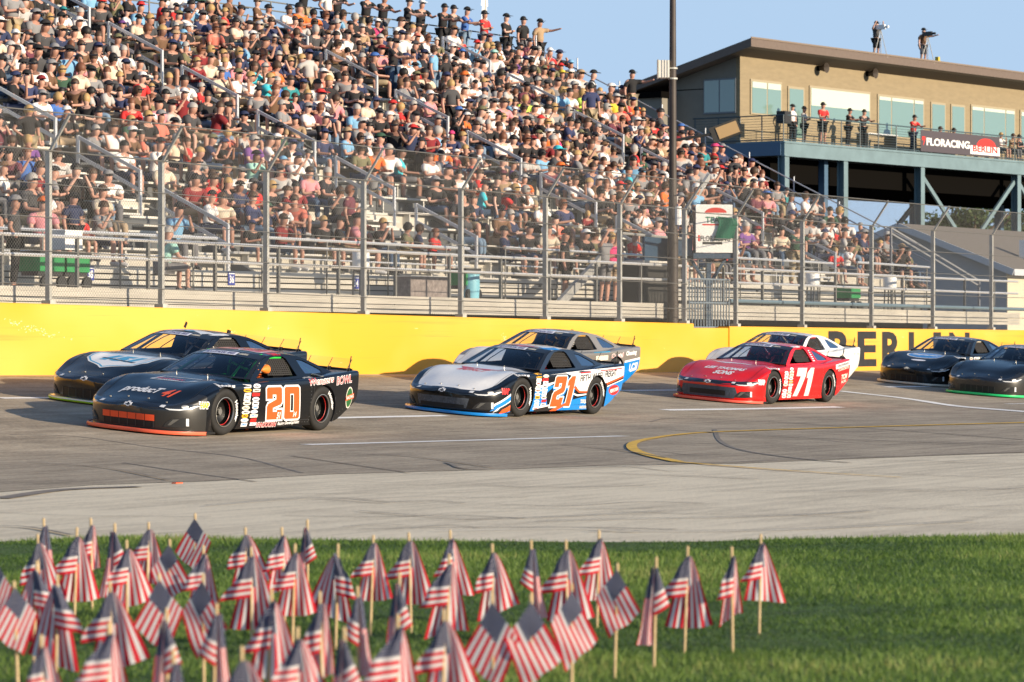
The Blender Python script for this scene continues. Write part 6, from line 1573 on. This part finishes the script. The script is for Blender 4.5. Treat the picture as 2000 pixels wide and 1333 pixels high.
# ================================================================== SMALL FLAGS
def flagmat():
    m = bpy.data.materials.new('flag_cloth'); m.use_nodes = True; nt = m.node_tree; N = nt.nodes; L = nt.links; b = N['Principled BSDF']
    uv = N.new('ShaderNodeUVMap'); sep = N.new('ShaderNodeSeparateXYZ'); L.new(uv.outputs[0], sep.inputs[0])
    def M(op, a, b_=None, c=None):
        n = N.new('ShaderNodeMath'); n.operation = op
        for i, x in enumerate((a, b_, c)):
            if x is None: continue
            if isinstance(x, (int, float)): n.inputs[i].default_value = x
            else: L.new(x, n.inputs[i])
        return n.outputs[0]
    u, v = sep.outputs[0], sep.outputs[1]         # v = 0 at the top stripe
    st = M('LESS_THAN', M('MODULO', M('MULTIPLY', v, 13), 2), 1)      # 1 -> red
    ca = M('MULTIPLY', M('LESS_THAN', u, .4), M('LESS_THAN', v, .538))
    su = M('SUBTRACT', M('FRACT', M('MULTIPLY', u, 22)), .5); row = M('MULTIPLY', v, 16.7)
    sh = M('MULTIPLY', M('MODULO', M('FLOOR', row), 2), .5); su = M('SUBTRACT', M('FRACT', M('ADD', M('MULTIPLY', u, 15), sh)), .5)
    sv = M('SUBTRACT', M('FRACT', row), .5)
    star = M('LESS_THAN', M('ADD', M('MULTIPLY', su, su), M('MULTIPLY', sv, sv)), .055)
    edge = M('GREATER_THAN', M('ABSOLUTE', M('SUBTRACT', v, .5)), .5)
    def mix(f, c1, c2):
        n = N.new('ShaderNodeMix'); n.data_type = 'RGBA'; L.new(f, n.inputs[0])
        for i, c in ((6, c1), (7, c2)):
            if isinstance(c, tuple): n.inputs[i].default_value = (*c, 1)
            else: L.new(c, n.inputs[i])
        return n.outputs[2]
    sc = mix(st, (.82, .80, .80), (.70, .012, .035)); cc = mix(star, (.012, .022, .085), (.62, .62, .68)); col = mix(ca, sc, cc)
    L.new(col, b.inputs['Base Color']); b.inputs['Roughness'].default_value = .75
    t = N.new('ShaderNodeBsdfTranslucent'); L.new(col, t.inputs[0]); mx = N.new('ShaderNodeMixShader'); mx.inputs[0].default_value = .5
    L.new(b.outputs[0], mx.inputs[1]); L.new(t.outputs[0], mx.inputs[2]); L.new(mx.outputs[0], N['Material Output'].inputs[0]); return m
M_FLAG = flagmat(); M_STICK = mat('pale_wood_stick', (.50, .37, .20), .7, var=.15, vscale=20)
def cloth(fn, n=14, m=14, u0=0, u1=1, v0=0, v1=1):
    vs = []; uvs = []
    for i in range(n+1):
        for j in range(m+1):
            a, b = i/n, j/m; vs.append(fn(a, b)); uvs.append((lerp(u0, u1, a), lerp(v0, v1, b)))
    fs = [(i*(m+1)+j, i*(m+1)+j+1, (i+1)*(m+1)+j+1, (i+1)*(m+1)+j) for i in range(n) for j in range(m)]
    return vs, fs, uvs
def clothmesh(parts):
    V_, F_, U_ = [], [], []
    for vs, fs, uv in parts: n = len(V_); V_ += vs; F_ += [tuple(i+n for i in f) for f in fs]; U_ += uv
    me = bpy.data.meshes.new('flag_cloth'); me.from_pydata(V_, [], F_); ul = me.uv_layers.new(name='UVMap')
    for l in me.loops: ul.data[l.index].uv = U_[l.vertex_index]
    me.polygons.foreach_set('use_smooth', [True]*len(me.polygons)); me.materials.append(M_FLAG); return me
# local frame of a flag: x = to the right seen from the lawn's front, y = depth, z relative to the stick top
def bil(P, a, b):   # P: corner list (u0v0, u0v1, u1v0, u1v1)
    return tuple(lerp(lerp(P[0][k], P[1][k], b), lerp(P[2][k], P[3][k], b), a) for k in range(3))
def tmplT(s=1, wl_=.10, wr_=.12, drop=.385, ph=0):
    """hoist part falls on one side of the stick with level stripes, fly part hangs behind it with upright stripes"""
    def front(a, b):   # a across from the stick outward, b downward
        w_ = (.012+(wl_)*b**.85)*(1+.08*math.sin(9*b+ph)); x = -s*(a*w_)+s*.018*(1-b); z = -.045-.195*b-.02*a*(b > .1)*b
        return (x, -.016-.014*math.sin(a*3.1)-.01*math.sin(a*9+b*4+ph)*a, z)
    def back(a, b):    # a downward (fly), b across
        top = .02+.0*b; wa = lerp(.02, wl_*.9+wr_, a**.8); x = s*(-wl_*.85*a**.8+wa*b); z = -.05-drop*a*(1-.12*b*a)-.03*a*math.sin(b*2.2+ph)
        return (x, .012+.016*math.sin(b*11+a*3+ph)*a, z)
    return clothmesh([cloth(front, u0=.0, u1=.38), cloth(back, 16, 20)])
def tmplS(s=1, ph=0, w=.24, h=.34, lean=.0):
    """whole flag hanging open from its corner, stripes running down"""
    P = [(0, 0, -.04), (-s*w*.42, 0, -.04-h*.38), (s*w*.50+lean, 0, -.04-h*.62), (s*w*.16+lean*1.4, 0, -.04-h*1.0)]
    P = [(0, 0, -.03), (s*w*.42, 0, -.03-h*.42), (-s*w*.5+lean, 0, -.03-h*.62), (s*w*.12+lean, 0, -.03-h)]
    def f(a, b): x, y, z = bil(P, a, b); return (x, -.012+.014*math.sin(a*5+b*7+ph)*(a+b)*.5, z+.008*math.sin(b*9+ph)*a)
    return clothmesh([cloth(f, 18, 18)])
def tmplN(s=1, ph=0):
    """narrow furled flag with one twisted lobe"""
    def f(a, b): w_ = .016+.075*a**1.2; x = -s*.015+s*w_*(b-.45)*(1+.2*math.sin(a*6+ph)); return (x-s*.03*a, .012*math.sin(b*8+ph), -.05-.37*a)
    def g(a, b): w_ = .012+.062*b; return (s*(a*w_-.010), -.018-.012*math.sin(a*3), -.05-.23*b+.05*a*b)
    return clothmesh([cloth(f, 16, 10), cloth(g, 10, 14, 0, .38)])
TM = {'T': [tmplT(1, a_, b_, c_, p) for p, a_, b_, c_ in ((0, .12, .13, .34), (2, .10, .15, .33), (3.5, .13, .10, .37), (5, .09, .14, .34), (1, .115, .16, .31))], 't': [tmplT(-1, .12, .13, .36, 1), tmplT(-1, .10, .16, .34, 3)], 'S': [tmplS(1, 0), tmplS(1, 2, .27, .36)], 's': [tmplS(-1, 1), tmplS(-1, 3, .25, .36)], 'N': [tmplN(1), tmplN(1, 2)], 'n': [tmplN(-1, 1)], 'H': [tmplT(1, .075, .05, .34, 3)]}
stick_me = MB().tube([(0, 0, -.62), (0, 0, -.005), (0, 0, 0)], [.0075, .0075, .004], 8).mesh('stick')
FL = [(85, 1012, 'n'), (73, 1043, 'T'), (150, 1030, 'T'), (177, 1012, 'H'), (224, 1022, 'N'), (247, 1055, 'T'), (290, 1020, 'T'), (331, 1053, 's'), (381, 1003, 'S'), (397, 1065, 'T'), (479, 1030, 'T'), (490, 1068, 'T'), (550, 1030, 'T'), (576, 1062, 'T'), (600, 1015, 'N'), (660, 1062, 't'), (729, 1045, 'T'), (798, 1040, 'T'), (879, 1035, 'T'), (877, 1082, 'T'), (961, 1062, 'T'), (1037, 1055, 'n'), (1105, 1055, 'T'), (1170, 1035, 'T'), (1206, 1100, 's'), (1282, 1088, 'N'), (1343, 1067, 'T'), (1429, 1068, 'H'), (1486, 1043, 'T'),
      (-8, 1085, 'S'), (72, 1095, 't'), (27, 1135, 'S'), (112, 1122, 't'), (214, 1135, 'T'), (310, 1120, 'S'), (325, 1188, 'N'), (396, 1120, 's'), (530, 1150, 'T'), (423, 1178, 'n'), (624, 1155, 'H'), (698, 1145, 'n'), (780, 1118, 'N'), (777, 1200, 'T'), (866, 1190, 'T'), (961, 1160, 'S'), (1037, 1160, 's'), (1116, 1140, 's'), (80, 1240, 'T'), (213, 1215, 'T'), (338, 1268, 'n'), (472, 1262, 'T'), (581, 1225, 'T'), (672, 1225, 'N')]
def fdepth(y): return FPX*1.075/(y-HOR)
FLS = sorted(FL, key=lambda f: f[0]); rows = {'back': [], 'middle': [], 'front': []}
for f in FLS: rows['back' if f[1] < 1110 else ('middle' if f[1] < 1195 else 'front')].append(f)
how = {'T': 'left-folded striped', 't': 'right-folded striped', 'S': 'open hanging striped', 's': 'open hanging striped', 'N': 'narrow furled striped', 'n': 'narrow furled striped', 'H': 'small folded striped'}
cntT = {}
frng = random.Random(4)
for rn, L_ in rows.items():
    for i, (x, y, k) in enumerate(L_):
        d = fdepth(y); p = at_depth(x, y, d)
        nm = '%s stick flag, %s from left in the %s band' % (how[k], ordn(i+1), rn)
        t = empty('stick_flag', nm, 'flag', p, ALPHA-R(90)+frng.uniform(-.3, .3), 'small stick flags planted in the lawn'); t.rotation_euler[0] = frng.uniform(-.02, .02); t.rotation_euler[1] = frng.uniform(-.035, .035)
        OL(link('stick', stick_me, None, t), M_STICK); me = frng.choice(TM[k]); o = link('flag_cloth', me, None, t); sc_ = frng.uniform(.88, 1.08); o.scale = (sc_*frng.uniform(.92, 1.1), 1, sc_)
bpy.context.view_layer.update()
